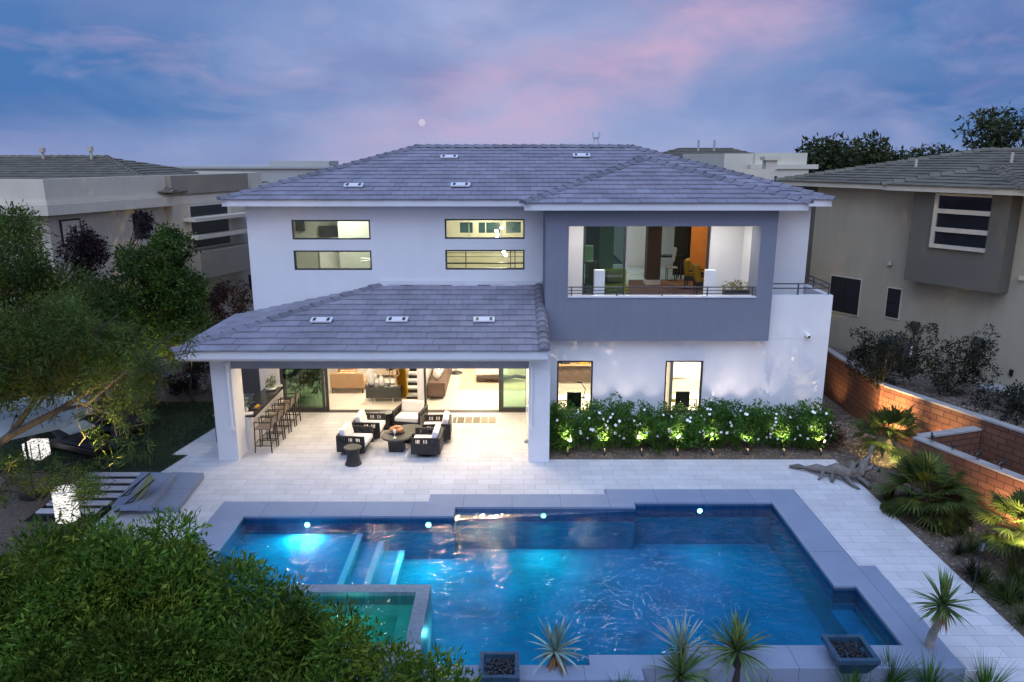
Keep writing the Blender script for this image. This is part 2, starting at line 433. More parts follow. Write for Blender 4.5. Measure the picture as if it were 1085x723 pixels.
def unit(a): return a / (np.linalg.norm(a, axis=-1, keepdims=True) + 1e-9)
def leaves(P, D, L, W):
    """rhombic leaves at P along D; L, W arrays"""
    n = len(P); D = unit(D); Rn = rng.normal(size=(n, 3)); S = unit(np.cross(D, Rn)); N = np.cross(D, S)
    L = np.broadcast_to(L, n)[:, None]; W = np.broadcast_to(W, n)[:, None]
    mid = P + D * L * .45 + N * L * .08
    return np.stack([P, mid + S * W / 2, P + D * L, mid - S * W / 2], 1)
def clumps_to_leaves(cl, per_m2, L, W, droop=.3, outward=1., shell=.55, lv=.3):
    out = []
    for (x, y, z, r) in cl:
        n = max(12, int(per_m2 * 4 * math.pi * r * r)); d = unit(rng.normal(size=(n, 3)))
        rad = r * (shell + (1 - shell) * rng.random(n) ** .7) * (1 + .12 * rng.normal(size=n))
        P = np.array([x, y, z]) + d * rad[:, None]
        D = d * outward + rng.normal(size=(n, 3)) * .7 + np.array([0, 0, -droop])
        out.append(leaves(P, D, L * (1 + lv * rng.normal(size=n)).clip(.4, 1.8), W * (1 + lv * rng.normal(size=n)).clip(.4, 1.8)))
    return np.concatenate(out)
def ellipsoid_clumps(c, r, n, cr, top_bias=.0, jitter=.15):
    out = []
    for _ in range(n):
        d = rng.normal(size=3); d /= np.linalg.norm(d)
        if top_bias and d[2] < -.2 and rng.random() < top_bias: d[2] = -d[2]
        k = rng.uniform(.55, 1.0)
        out.append((c[0] + d[0] * r[0] * k + rng.normal() * jitter, c[1] + d[1] * r[1] * k + rng.normal() * jitter, c[2] + d[2] * r[2] * k + rng.normal() * jitter * .7, cr * rng.uniform(.6, 1.25)))
    return out
def limbs(mb, base, top, r0, targets, wig=.15):
    """tapered trunk from base to top, limbs to targets"""
    base, top = Vector(base), Vector(top)
    pts = [base.lerp(top, k / 5) + Vector((random.uniform(-wig, wig), random.uniform(-wig, wig), 0)) * (0 if k in (0,) else .6) for k in range(6)]
    mb.tube(pts, [r0 * (1.25 if k == 0 else 1 - .09 * k) for k in range(6)], 9)
    for tg in targets:
        tg = Vector(tg); a = pts[random.choice((3, 4, 5, 5))]
        m1 = a.lerp(tg, .35) + Vector((random.uniform(-wig, wig), random.uniform(-wig, wig), wig * 1.2)); m2 = a.lerp(tg, .7) + Vector((random.uniform(-wig, wig), random.uniform(-wig, wig), wig))
        q = r0 * random.uniform(.3, .5); mb.tube([a, m1, m2, tg], [q, q * .7, q * .42, q * .15], 6)

def tree(name, label, cat, base, top_z, r0, clumps, per_m2, L, W, leafmat, group=None, bark='bark', droop=.3, nlimb=10, shell=.5, lean=(0, 0), lv=.35):
    root = thing(name, label, cat, base, 0, group)
    cl = [(x - base[0], y - base[1], z - base[2], r) for x, y, z, r in clumps]
    mb = MB(); tg = [c[:3] for c in random.sample(cl, min(nlimb, len(cl)))]
    limbs(mb, (0, 0, 0), (lean[0], lean[1], top_z - base[2]), r0, tg); mb.build('trunk', bark, root, smooth=True)
    np_quads('crown', clumps_to_leaves(cl, per_m2, L, W, droop, shell=shell, lv=lv), leafmat, root)
    return root

# ------------------------------------------------------------------ tiled roofs
def clip(poly, a, b, c):
    out = []
    for i in range(len(poly)):
        p, q = poly[i], poly[(i + 1) % len(poly)]; dp, dq = a * p[0] + b * p[1] - c, a * q[0] + b * q[1] - c
        if dp <= 0: out.append(p)
        if dp * dq < 0: t = dp / (dp - dq); out.append((p[0] + (q[0] - p[0]) * t, p[1] + (q[1] - p[1]) * t))
    return out
def roof_face(mb, under, pts, tw=.42, ex=.405, th=.040):
    """pts: convex 3D polygon, first edge is the eave, counter-clockwise seen from above; lays individual tiles"""
    P = [Vector(p) for p in pts]; o = P[0]; e = (P[1] - P[0]).normalized()
    n = (P[1] - P[0]).cross(P[2] - P[0]).normalized(); s = n.cross(e).normalized()
    q = [((p - o).dot(e), (p - o).dot(s)) for p in P]
    i0 = len(under.v); under.poly([p - n * .004 for p in P])
    amin, amax = min(a for a, b in q), max(a for a, b in q); bmax = max(b for a, b in q)
    half = []
    for i in range(len(q)):
        (ax, ay), (bx, by) = q[i], q[(i + 1) % len(q)]; nx, ny = by - ay, -(bx - ax); L = math.hypot(nx, ny)
        if L > 1e-6: half.append((nx / L, ny / L, (nx * ax + ny * ay) / L))
    j = 0
    while j * ex < bmax:
        b0 = j * ex - .03; b1 = b0 + ex; k = math.floor(amin / tw) - 1
        while k * tw < amax + tw:
            a0 = k * tw + (tw / 2 if j % 2 else 0) + .004; a1 = a0 + tw - .008
            jit = random.uniform(-.006, .006); b0j = b0 + random.uniform(-.008, .008)
            poly = [(a0, b0j), (a1, b0j), (a1, b1), (a0, b1)]
            for (a, b, c) in half:
                poly = clip(poly, a, b, c + (.03 if (abs(a) < .01 and b < 0) else 0))
                if len(poly) < 3: break
            if len(poly) >= 3:
                hh = lambda b: th + jit - (th - .004) * max(0., min(1., (b - b0) / ex))
                top = [o + e * a + s * b + n * hh(b) for a, b in poly]; m = len(poly); i = len(mb.v)
                mb.v += [tuple(p) for p in top]; mb.f.append(tuple(range(i, i + m)))
                bot = [o + e * a + s * b for a, b in poly]; mb.v += [tuple(p) for p in bot]
                for r in range(m): mb.f.append((i + r, i + m + r, i + m + (r + 1) % m, i + (r + 1) % m))
            k += 1
        j += 1
def cap_run(mb, A, B, w=.17, step=.36, lift=.03):
    """overlapping ridge/hip tiles from A (low) to B (high)"""
    A, B = Vector(A), Vector(B); d = (B - A); L = d.length; d.normalize()
    sx = d.cross(Vector((0, 0, 1))).normalized(); up = sx.cross(d).normalized(); n = int(L / step)
    for k in range(n + 1):
        a = A + d * (k * step - .04); b = A + d * min(L + .03, (k + 1) * step + .03); j = random.uniform(-.006, .006)
        prof = [(-w, -.035), (-w * .55, .045), (0, .075), (w * .55, .045), (w, -.035)]; i = len(mb.v)
        for p, l in ((a, lift + .035 + j), (b, lift - .01 + j)):
            for px, pz in prof: mb.v.append(tuple(p + sx * px + up * (pz + l - .02)))
        for r in range(4): mb.f.append((i + r, i + r + 1, i + 5 + r + 1, i + 5 + r))
        mb.f.append((i, i + 1, i + 2, i + 3, i + 4)); mb.f.append((i + 9, i + 8, i + 7, i + 6, i + 5))

def area(name, loc, size, power, col, rot=(0, 0, 0), shape='DISK', spread=None, parent=None):
    l = bpy.data.lights.new(name, 'AREA'); l.shape = shape; l.size = size if not isinstance(size, tuple) else size[0]
    if isinstance(size, tuple): l.shape = 'RECTANGLE'; l.size_y = size[1]
    l.energy = power; l.color = col
    if spread: l.spread = spread
    o = bpy.data.objects.new(name, l); COL.objects.link(o); o.location = loc; o.rotation_euler = rot; return o
def spot(name, loc, target, power, col, ang=70, blend=.6, rad=.03):
    l = bpy.data.lights.new(name, 'SPOT'); l.energy = power; l.color = col; l.spot_size = R(ang); l.spot_blend = blend; l.shadow_soft_size = rad
    o = bpy.data.objects.new(name, l); COL.objects.link(o); o.location = loc
    o.rotation_euler = (Vector(target) - Vector(loc)).to_track_quat('-Z', 'Y').to_euler(); return o
def point(name, loc, power, col, rad=.05):
    l = bpy.data.lights.new(name, 'POINT'); l.energy = power; l.color = col; l.shadow_soft_size = rad
    o = bpy.data.objects.new(name, l); COL.objects.link(o); o.location = loc; return o
WARM = (1., .80, .55); WARMW = (1., .87, .68)
ORD = ['first', 'second', 'third', 'fourth', 'fifth', 'sixth', 'seventh', 'eighth', 'ninth', 'tenth', 'eleventh']

# ================================================================== SKY AND LIGHT
def build_world():
    w = bpy.data.worlds.new('World'); sc.world = w; w.use_nodes = True
    nt = w.node_tree; nt.nodes.clear(); t = NT(nt)
    out = t.n('ShaderNodeOutputWorld'); bg = t.n('ShaderNodeBackground'); t.l(bg.outputs[0], out.inputs[0])
    d = t.n('ShaderNodeTexCoord').outputs['Generated']; sp = t.n('ShaderNodeSeparateXYZ'); t.l(d, sp.inputs[0])
    x, y, z = sp.outputs
    zz = t.math('ADD', t.math('MULTIPLY', z, .5), .5)
    mp = t.mapping(d, (3.4, 3.4, 8.5), (3.1, .4, 1.7), (0, R(14), 0))
    n1 = t.noise(mp, 1.0, 5, .5, .5); n2 = t.noise(t.mapping(d, (5, 5, 13), (7, 2, .5), (0, R(12), 0)), 1.3, 6, .52, .4)
    n3 = t.noise(t.mapping(d, (2.6, 2.6, 6), (1.3, 5.2, 8.5), (0, R(-8), 0)), 1.3, 5, .52, .4)
    # pale lavender in the middle of the sky, deeper blue to both sides
    ctr = t.math('SUBTRACT', 1.0, t.math('MULTIPLY', t.math('ABSOLUTE', t.math('ADD', x, .03)), 1.95))
    ctr = t.math('ADD', ctr, t.math('MULTIPLY', t.math('SUBTRACT', n1, .5), 1.5), clamp=True)
    c = t.mix(ctr, (.070, .190, .46), (.38, .445, .71))
    hor = t.math('SUBTRACT', 1.0, t.math('DIVIDE', t.math('ABSOLUTE', t.math('ADD', z, .01)), .055), clamp=True)
    c = t.mix(t.math('MULTIPLY', hor, .55), c, (.36, .41, .64))
    top = t.ramp(zz, [(.55, 0), (.75, 1)]); c = t.mix(top, c, (.20, .30, .62))
    c = t.mix(t.math('MULTIPLY', t.ramp(n3, [(.47, 0), (.66, 1)]), .55), c, (.165, .22, .47))
    c = t.mix(t.math('MULTIPLY', t.ramp(n2, [(.50, 0), (.70, 1)]), .45), c, (.40, .42, .66))
    # pink afterglow climbing to the right, broken up by the clouds
    band = t.math('ABSOLUTE', t.math('SUBTRACT', t.math('ADD', z, t.math('MULTIPLY', t.math('SUBTRACT', n1, .5), .16)), t.math('MULTIPLY_ADD', x, .38, .062)))
    bm_ = t.math('SUBTRACT', 1.0, t.math('DIVIDE', band, .085), clamp=True)
    xm = t.math('MULTIPLY', t.math('MULTIPLY_ADD', x, 3.0, 1.1, clamp=True), t.math('MULTIPLY_ADD', x, -4.0, 2.4, clamp=True))
    fwd = t.math('MULTIPLY_ADD', y, 4, -1.5, clamp=True)
    pk = t.math('MULTIPLY', t.math('MULTIPLY', t.math('MULTIPLY', bm_, .85), xm), t.math('MULTIPLY', fwd, t.math('MULTIPLY_ADD', n2, 2.6, -.72, clamp=True)))
    c = t.mix(pk, c, (.62, .42, .60))
    sp2 = t.math('MULTIPLY', t.math('MULTIPLY', t.ramp(t.noise(t.mapping(d, (4, 4, 14), (2, 9, 4), (0, R(14), 0)), 1.4, 6, .55, .5), [(.56, 0), (.74, 1)]), .4), t.math('MULTIPLY', fwd, t.math('MULTIPLY_ADD', z, 9.0, 0., clamp=True)))
    c = t.mix(sp2, c, (.55, .41, .60))
    low = t.ramp(zz, [(.44, 1), (.485, 0)]); c = t.mix(low, c, (.13, .12, .14))
    # the bright western sky behind the camera
    back = t.math('MULTIPLY', t.math('MULTIPLY_ADD', y, -1.3, -.05, clamp=True), t.ramp(zz, [(.5, .3), (.53, 1.0), (.85, .8), (1, .6)]))
    c = t.mix(back, c, (.86, .92, 1.32))
    t.l(c, bg.inputs[0]); bg.inputs[1].default_value = 1.0
build_world()
sl = bpy.data.lights.new('sun', 'SUN'); sl.energy = 2.5; sl.angle = R(60); sl.color = (.50, .69, 1.0)
so = bpy.data.objects.new('sun', sl); COL.objects.link(so); so.rotation_euler = Vector((.22, .62, -1.15)).to_track_quat('-Z', 'Y').to_euler()

mo = MB().ball((0, 0, 0), 9.5, 24).build('moon', M_emit('moon', (.60, .56, .70), 1.0), None, smooth=True, loc=tuple(PY(447, 130, 2200.)))
struct(mo)

# ================================================================== GROUND
def flat(name, outer, z, mat, holes=(), th=.05, **kw):
    return struct(MB().slab(outer, list(holes), z - th, z).build(name, mat), **kw)
flat('ground', [(-420, -300), (420, -300), (420, 420), (-420, 420)], -.42, 'earth', [[(-7.1, 10.9), (-7.1, 17.7), (7.3, 17.7), (7.3, 10.9)]], th=.1)
# pool outline: inner edge of the coping, measured in metres
XL, YB1, YB2, YB3 = -6.47, 16.69, 17.17, 17.43
pool_in = [(XL, 11.35), (XL, YB1), (-1.40, YB1), (-1.40, YB2), (3.06, YB2), (3.06, YB3), (6.52, YB3), (6.52, 13.65), (6.95, 13.65), (6.95, 11.74), (2.95, 11.74), (2.95, 11.47), (1.33, 11.47), (1.33, 11.20), (-1.6, 11.20), (-1.6, 11.35)]
pool_out = [(-7.24, 10.6), (-7.24, 17.48), (-2.10, 17.48), (-2.10, 17.90), (2.40, 17.90), (2.40, 18.20), (7.34, 18.20), (7.34, 14.42), (7.70, 14.42), (7.70, 11.12), (2.2, 11.12), (2.2, 10.83), (-.6, 10.83), (-.6, 10.6)]
hole_out = pool_out
deck_out = [(9.3, 6), (9.3, 20.3), (1.06, 20.3), (1.06, 24.4), (-8.5, 24.4), (-9.5, 23.2), (-9.9, 20.66), (-9.46, 20.66), (-9.7, 19.44), (-9.9, 19.0), (-9.9, 9.5), (-7.6, 9.5), (-7.6, 10.6), (-7.24, 10.6)] + pool_out[1:10] + [(7.95, 11.12), (7.95, 6)]
deck_out = [(9.3, 6), (9.3, 20.3), (1.06, 20.3), (1.06, 24.4), (-8.5, 24.4), (-9.5, 23.2), (-9.95, 20.66), (-9.46, 20.66), (-9.7, 19.44), (-9.9, 19.0), (-9.9, 10.6)] + pool_out[:10] + [(7.9, 11.12), (7.9, 6)]
flat('patio_deck', deck_out, 0., 'paver', th=.3)
struct(MB().slab(pool_out, [pool_in[::-1]], -.36, .055).build('pool_coping', 'coping', bevel=.012))
# basin
def basin():
    b = MB(); zb = -1.10; zt = -.358
    pi = [(x, y) for x, y in pool_in]
    fl = [Vector((x, y, 0)) for x, y in pi]
    for t in tessellate_polygon([fl]): b.poly([(fl[k].x, fl[k].y, zb) for k in t])
    for k in range(len(pi)):
        (x0, y0), (x1, y1) = pi[k], pi[(k + 1) % len(pi)]
        b.poly([(x0, y0, zb), (x1, y1, zb), (x1, y1, zt), (x0, y0, zt)])
    o = b.build('pool_basin', 'pool'); struct(o)
    b = MB()
    for k in range(len(pi)):
        (x0, y0), (x1, y1) = pi[k], pi[(k + 1) % len(pi)]
        # waterline band of small tile, set 3 mm in front of the coping edge
        d = Vector((x1 - x0, y1 - y0, 0)).normalized(); n = Vector((d.y, -d.x, 0)) * .003
        b.poly([(x0 + n.x, y0 + n.y, -.345), (x1 + n.x, y1 + n.y, -.345), (x1 + n.x, y1 + n.y, .0), (x0 + n.x, y0 + n.y, .0)])
    struct(b.build('pool_waterline_tile', 'pool_tile'))
    # shallow shelf with the bright lamp, and three steps down from it
    s = MB(); s.box(XL + .004, -3.62, 13.25, YB1 - .004, -1.09, -.42); s.box(-3.62, -3.12, 13.25, YB1 - .004, -1.09, -.62); s.box(-3.12, -2.62, 13.25, YB1 - .004, -1.09, -.86)
    struct(s.build('pool_steps', M('lit step plaster', (.006, .24, .36), .6, .25, 1.2, .2, 30, spec=0.), bevel=.01))  # pool plaster made paler; the lamp-lit brightness is put into this colour
    e = MB()
    for x, z in ((-3.62, -.42), (-3.12, -.62), (-2.62, -.86)): e.box(x - .13, x + .006, 13.25, YB1 - .006, z, z + .006)
    struct(e.build('step_edge_tile', M('step tile', (.30, .50, .55), .4, .2, 20)))
    # bench along the right notch
    s = MB(); s.box(6.50, 6.946, 11.745, 13.645, -1.09, -.5); struct(s.build('pool_bench', 'pool'))
basin()
wz = -.055
wf = [Vector((x, y, 0)) for x, y in pool_in]
wb = MB()
for t in tessellate_polygon([wf]): wb.poly([(wf[k].x, wf[k].y, wz) for k in t])
def face_up(o):
    me = o.data
    if sum(p.normal.z for p in me.polygons) < 0: me.flip_normals()
    return o
struct(face_up(wb.build('pool_water', 'water')))
# pool lamps in the far wall
PL = [(-4.95, YB1, 300), (-2.02, YB1, 443), (.78, YB2, 580), (4.72, YB3, 742)]
for i, (x, y, u) in enumerate(PL):
    r = thing('pool_light', 'round glowing underwater lamp, ' + ('far left over the shallow shelf' if i == 0 else 'beside the submerged steps' if i == 1 else 'greenish, in the middle of the far pool wall' if i == 2 else 'white, rightmost in the far pool wall'), 'pool light', (x, y, -.17), group='underwater lamps in the far pool wall')
    ecol = ((.75, 1, 1), (.55, 1, .95), (.35, 1, .62), (.8, 1, 1))[i]
    d = MB(); n = 16
    d.poly([(  .06 * math.cos(2 * math.pi * k / n), -.028, .06 * math.sin(2 * math.pi * k / n)) for k in range(n)]); d.build('lens', M_emit('pool lamp lens', ecol, 10), r)
    q = MB(); q.tube([(0, -.004, 0), (0, -.024, 0)], .085, 16); q.build('rim', 'steel', r)
    pw = (420, 420, 420, 420)[i]
    area('pool_lamp', (x, y - .05, -.19), .10, (75, 66, 60, 14)[i], ((.6, .95, 1), (.35, 1, .9), (.25, 1., .8), (.45, .9, 1))[i], (R(12) - R(90), 0, 0))
# raised spa
sp = thing('spa', 'raised square spa lined in small teal tile beside the pool', 'spa', (-3.4, 12.3, 0))
so_ = [(-5.2, 10.9), (-1.6, 10.9), (-1.6, 13.32), (-5.2, 13.32)]; si_ = [(-4.9, 11.38), (-1.86, 11.38), (-1.86, 13.06), (-4.9, 13.06)]
MB().slab(so_, [si_[::-1]], -1.09, .28).build('wall', 'spa_tile', sp, world=True)
MB().slab([(-5.2, 10.9), (-1.56, 10.9), (-1.56, 11.38), (-5.2, 11.38)], [], .284, .33).build('coping', 'coping', sp, world=True, bevel=.01)
b = MB(); b.box(-4.9, -1.86, 11.38, 13.06, -.75, -.7); b.box(-4.9, -1.86, 12.72, 13.06, -.7, .0); b.box(-2.14, -1.86, 11.38, 12.718, -.7, .10); b.build('bench', M('spa plaster', (.04, .26, .27), .6), sp, world=True)
face_up(MB().poly([(-4.9, 11.38, .20), (-1.86, 11.38, .20), (-1.86, 13.06, .20), (-4.9, 13.06, .20)]).build('water', 'spa_water', sp, world=True))
point('spa_lamp', (-3.2, 12.2, -.25), 22, (.35, 1., .75), .06)
point('spa_lamp', (-1.3, 12.9, -.5), 14, (.45, .95, 1), .06)

# yard surfaces
flat('planting_bed_house', [(1.06, 20.3), (9.3, 20.3), (9.3, 22.7), (1.06, 22.7)], -.02, 'gravel', th=.3)
flat('planting_bed_right', [(9.3, 4), (16, 4), (14.9, 14.5), (13.2, 18.4), (11.5, 22.5), (11.5, 34), (9.3, 34)], -.03, 'gravel', th=.3)
flat('planting_bed_front', [(-7.24, 2), (7.9, 2), (7.9, 11.1), (2.2, 11.1), (2.2, 10.8), (-.6, 10.8), (-.6, 10.55), (-7.24, 10.55)], -.30, 'gravel', th=.1)
flat('planting_bed_left', [(-40, 4), (-9.9, 4), (-9.9, 17.4), (-11.6, 17.4), (-11.6, 19.44), (-15.5, 19.44), (-15.5, 25.6), (-8.5, 25.6), (-8.5, 60), (-40, 60)], -.05, 'gravel', th=.3)
flat('lawn_soil', [(-15.5, 19.44), (-9.7, 19.44), (-9.46, 20.66), (-9.95, 20.66), (-9.5, 23.2), (-8.5, 24.4), (-8.5, 25.6), (-15.5, 25.6)], -.01, 'turf', th=.3)
lawn_poly = [(-15.4, 19.5), (-9.75, 19.5), (-9.55, 20.6), (-10.0, 20.75), (-9.6, 23.2), (-8.6, 24.5), (-8.6, 25.55), (-15.4, 25.55)]
def inside(p, poly):
    r = False; j = len(poly) - 1
    for i in range(len(poly)):
        if (poly[i][1] > p[1]) != (poly[j][1] > p[1]) and p[0] < (poly[j][0] - poly[i][0]) * (p[1] - poly[i][1]) / (poly[j][1] - poly[i][1]) + poly[i][0]: r = not r
        j = i
    return r
def scatter(poly, n):
    xs = [p[0] for p in poly]; ys = [p[1] for p in poly]; out = []
    while len(out) < n:
        p = (random.uniform(min(xs), max(xs)), random.uniform(min(ys), max(ys)))
        if inside(p, poly): out.append(p)
    return np.array(out)
gp = scatter(lawn_poly, 26000); gp = np.column_stack([gp, np.full(len(gp), -.012)])
gd = np.column_stack([rng.normal(size=(len(gp), 2)) * .4, np.ones(len(gp))])
tag(np_quads('lawn_grass', leaves(gp, gd, .055 * (1 + .3 * rng.normal(size=len(gp))).clip(.4, 2), .012), 'grass'), kind='stuff')
def pebbles(name, poly, n, z, size, mat, aspect=.6):
    p = scatter(poly, n); V = []
    d = np.array([(1, 0, 0), (0, 1, 0), (-1, 0, 0), (0, -1, 0)], float)
    s = size * rng.uniform(.5, 1.5, n); a = rng.uniform(0, 6.28, n); quads = np.zeros((n * 4, 3, 3))
    for k in range(4):
        c0, c1 = a + k * math.pi / 2, a + (k + 1) * math.pi / 2
        A = np.column_stack([p[:, 0] + np.cos(c0) * s, p[:, 1] + np.sin(c0) * s * .8, np.full(n, z)])
        B = np.column_stack([p[:, 0] + np.cos(c1) * s, p[:, 1] + np.sin(c1) * s * .8, np.full(n, z)])
        T = np.column_stack([p[:, 0] + s * .2, p[:, 1], z + s * aspect])
        quads[k::4] = np.stack([A, B, T], 1)
    o = np_quads(name, quads, mat, nper=3); return tag(o, kind='stuff')
pebbles('gravel_stones', [(9.35, 8), (13.5, 8), (13.0, 18.4), (11.4, 22.5), (11.4, 28), (9.9, 28), (9.9, 22.6), (9.35, 20.3)], 5200, -.032, .045, 'pebble')
pebbles('bed_stones', [(1.1, 20.33), (9.3, 20.33), (9.3, 22.6), (1.1, 22.6)], 2200, -.022, .035, 'pebble')
pebbles('black_stones', [(3.2, 9.8), (7.6, 9.8), (7.6, 11.0), (3.2, 11.0)], 2600, -.302, .05, 'pebble_black')

# ================================================================== THE HOUSE
house = thing('house', 'two storey lavender white stucco house with dark tiled hip roofs, behind the pool', 'house', (0.5, 22.7, 0))
HP = dict(parent=house, world=True)
YM = 24.4
def hole(u0, u1, v0, v1, y):
    a, b = PY(u0, v0, y), PY(u1, v1, y); return (round(a.x, 2), round(b.x, 2), round(b.z, 2), round(a.z, 2))
WIN_UP = [hole(308.5, 393, 233, 254, YM), hole(310.5, 394.5, 265.5, 286.5, YM), hole(471, 556, 232, 253.5, YM), hole(471.5, 557, 265, 286, YM)]
WIN_UP[1] = (WIN_UP[0][0], WIN_UP[0][1], *WIN_UP[1][2:]); WIN_UP[3] = (WIN_UP[2][0], WIN_UP[2][1], *WIN_UP[3][2:])
YL = 22.7
WIN_LO = [hole(590.5, 627, 382.5, 438, YL), hole(705.5, 742, 382.5, 438, YL)]
PATIO_H = 2.95; SHADE = 2.73; CEIL = 3.10
BZ0, BZ1 = 3.0, 7.0
BAL = (PY(601.5, 316, 22.4).x, PY(801, 316, 22.4).x, PY(601, 315.5, 22.4).z, PY(601, 240, 22.4).z)
FLZ = 3.62
SLD = (PY(617, 300, YM).x, PY(750, 300, YM).x, FLZ, 6.45)
# main front wall: ground floor opening + upper windows + balcony doors
MB().xwall(-8.5, 9.55, 0, 7.02, YM, YM + .25, [(-7.84, .56, -.001, PATIO_H), *WIN_UP, SLD, (1.4, 9.2, -.001, 2.9)]).build('wall', 'stucco', **HP)
MB().box(-8.5, -8.25, YM + .25, 34.2, 0, 7.02).build('wall', 'stucco', **HP)
MB().box(9.3, 9.55, YM + .25, 34.2, 0, 7.02).build('wall', 'stucco', **HP)
BK = hole(648, 668, 236, 270, 34.2)
MB().xwall(-8.5, 9.55, 0, 7.02, 34.2, 34.45, [(3.2, 5.2, FLZ + .05, 6.2)]).build('wall', 'stucco', **HP)
# lower right wing below the balcony, and its return to the patio column
MB().xwall(1.06, 9.80, -.3, 2.99, YL, YL + .25, WIN_LO).build('wall', 'stucco', **HP)
MB().box(7.84, 9.80, YL, YL + .2, 2.994, 4.36).build('parapet', 'stucco', **HP)
MB().box(9.58, 9.80, YL + .204, 25.4, -.3, 4.36).build('parapet', 'stucco', **HP)
MB().box(7.84, 9.58, YL + .2, YM, 3.2, 3.4).build('terrace_floor', 'concrete', **HP)
MB().box(.47, 1.058, 20.12, YM - .004, -.05, 3.2).build('column', 'stucco', **HP)
MB().box(-8.41, -7.84, 20.24, 21.02, -.05, 3.2).build('column', 'stucco', **HP)
# charcoal balcony box
bb = MB().xwall(1.0, 7.83, BZ0, BZ1 - .01, 22.4, 22.66, [BAL])
bb.box(1.0, 1.24, 22.664, YM - .003, BZ0, BZ1 - .01); bb.box(7.59, 7.83, 22.664, YM - .003, BZ0, BZ1 - .01)
bb.box(BAL[1] + .002, 7.586, 22.664, 23.25, BZ0 + .21, BZ1 - .42); bb.box(1.244, 7.586, 22.664, YM - .003, BZ0, BZ0 + .2)
bal = bb.build('balcony', 'stucco_dark', **HP)
MB().box(BAL[0] + .002, BAL[1] - .002, 22.37, 22.69, BAL[2] - .0, BAL[2] + .035).build('sill', 'trim', bal, world=True)
MB().box(1.244, 7.586, 22.664, YM - .004, 3.3, FLZ).build('floor', 'concrete', bal, world=True)
MB().box(7.45, 7.586, 23.26, YM - .035, FLZ, 6.58).build('side_wall', 'stucco', bal, world=True)
MB().box(1.244, 7.586, 22.664, YM - .004, 6.58, 6.62).build('ceiling', 'plaster', bal, world=True)
# balcony railing
rl = MB(); zr = BAL[2]
for z in (.30, .20, .11): rl.bar((BAL[0], 22.52, zr + z), (BAL[1], 22.52, zr + z), .045 if z == .30 else .022, .03 if z == .30 else .022)
for k in range(5): x = BAL[0] + .12 + (BAL[1] - BAL[0] - .2) * k / 4; rl.bar((x, 22.52, zr + .03), (x, 22.52, zr + .3), .035)
rl.build('railing', 'rail', bal, world=True)
# terrace railing on the parapet
rl = MB(); zr = 4.36
A, B_, C_ = (7.84, YL + .1, zr), (9.69, YL + .1, zr), (9.69, 25.3, zr)
for z in (.34, .2): rl.bar((A[0], A[1], zr + z), (B_[0], B_[1], zr + z), .035); rl.bar((B_[0], B_[1], zr + z), (C_[0], C_[1], zr + z), .035)
for p in ((8.75, A[1]), (9.69, A[1]), (9.69, 24.0), (9.69, 25.25)): rl.bar((p[0], p[1], zr), (p[0], p[1], zr + .36), .04)
rl.build('railing', 'rail', **HP)
# ---- roofs
EZ = 7.17; K = .298
def caps_for(o, runs, mat, world):
    for a, b in runs: c = MB(); cap_run(c, a, b); c.build('ridge_cap', mat, o, world=world)
def roof(name, faces, caps, fascia, soffits):
    t, u = MB(), MB()
    for f in faces: roof_face(t, u, f)
    o = t.build(name, 'tile', **HP)
    u.build('underlay', 'tile_under', o, world=True); caps_for(o, caps, 'cap', True)
    f = MB()
    for b in fascia: f.box(*b)
    f.build('fascia', 'trim', o, world=True, bevel=.006)
    s = MB()
    for b in soffits: s.box(*b)
    if soffits: s.build('soffit', 'trim', o, world=True)
    return o
x0, x1, y0, y1 = -9.06, 9.98, 23.80, 34.80
ym = (y0 + y1) / 2; hr = ym - y0; zr = EZ + K * hr
r0, r1 = (x0 + hr, ym, zr), (x1 - hr, ym, zr)
main_roof = roof('main_roof', [
    [(x0, y0, EZ), (x1, y0, EZ), r1, r0], [(x1, y0, EZ), (x1, y1, EZ), r1], [(x1, y1, EZ), (x0, y1, EZ), r0, r1], [(x0, y1, EZ), (x0, y0, EZ), r0]],
    [((x0, y0, EZ), r0), ((x1, y0, EZ), r1), ((x0, y1, EZ), r0), ((x1, y1, EZ), r1), (r0, r1)],
    [(x0 + .03, .38, y0 + .02, y0 + .06, EZ - .21, EZ), (8.50, x1 - .03, y0 + .02, y0 + .06, EZ - .21, EZ), (x0 + .03, x0 + .07, y0 + .064, y1 - .03, EZ - .21, EZ), (x1 - .07, x1 - .03, y0 + .064, y1 - .03, EZ - .21, EZ), (x0 + .074, x1 - .074, y1 - .06, y1 - .02, EZ - .21, EZ)],
    [(x0 + .075, x1 - .075, y0 + .065, YM - .004, EZ - .20, EZ - .17)])
bx0, bx1, by0 = .34, 8.56, 22.0; bm_ = (bx0 + bx1) / 2; hb = bm_ - bx0; zb = EZ + K * hb
ap = (bm_, by0 + hb, zb); bk = (bm_, y0 + hb, zb)
roof('balcony_roof', [
    [(bx0, by0, EZ), (bx1, by0, EZ), ap], [(bx1, by0, EZ), (bx1, y0, EZ), bk, ap], [(bx0, y0, EZ), (bx0, by0, EZ), ap, bk]],
    [((bx0, by0, EZ), ap), ((bx1, by0, EZ), ap), (ap, bk)],
    [(bx0 + .02, bx1 - .02, by0 + .02, by0 + .06, EZ - .21, EZ), (bx0 + .02, bx0 + .06, by0 + .064, y0 + .06, EZ - .21, EZ), (bx1 - .06, bx1 - .02, by0 + .064, y0 + .06, EZ - .21, EZ)],
    [(bx0 + .065, bx1 - .065, by0 + .065, y0 + .06, EZ - .197, EZ - .165)])
PZE = 3.40; px0, px1, py0, py1 = -9.10, .985, 19.62, YM - .01; PK = .205; pz1 = PZE + PK * (py1 - py0); hx = px0 + (py1 - py0)
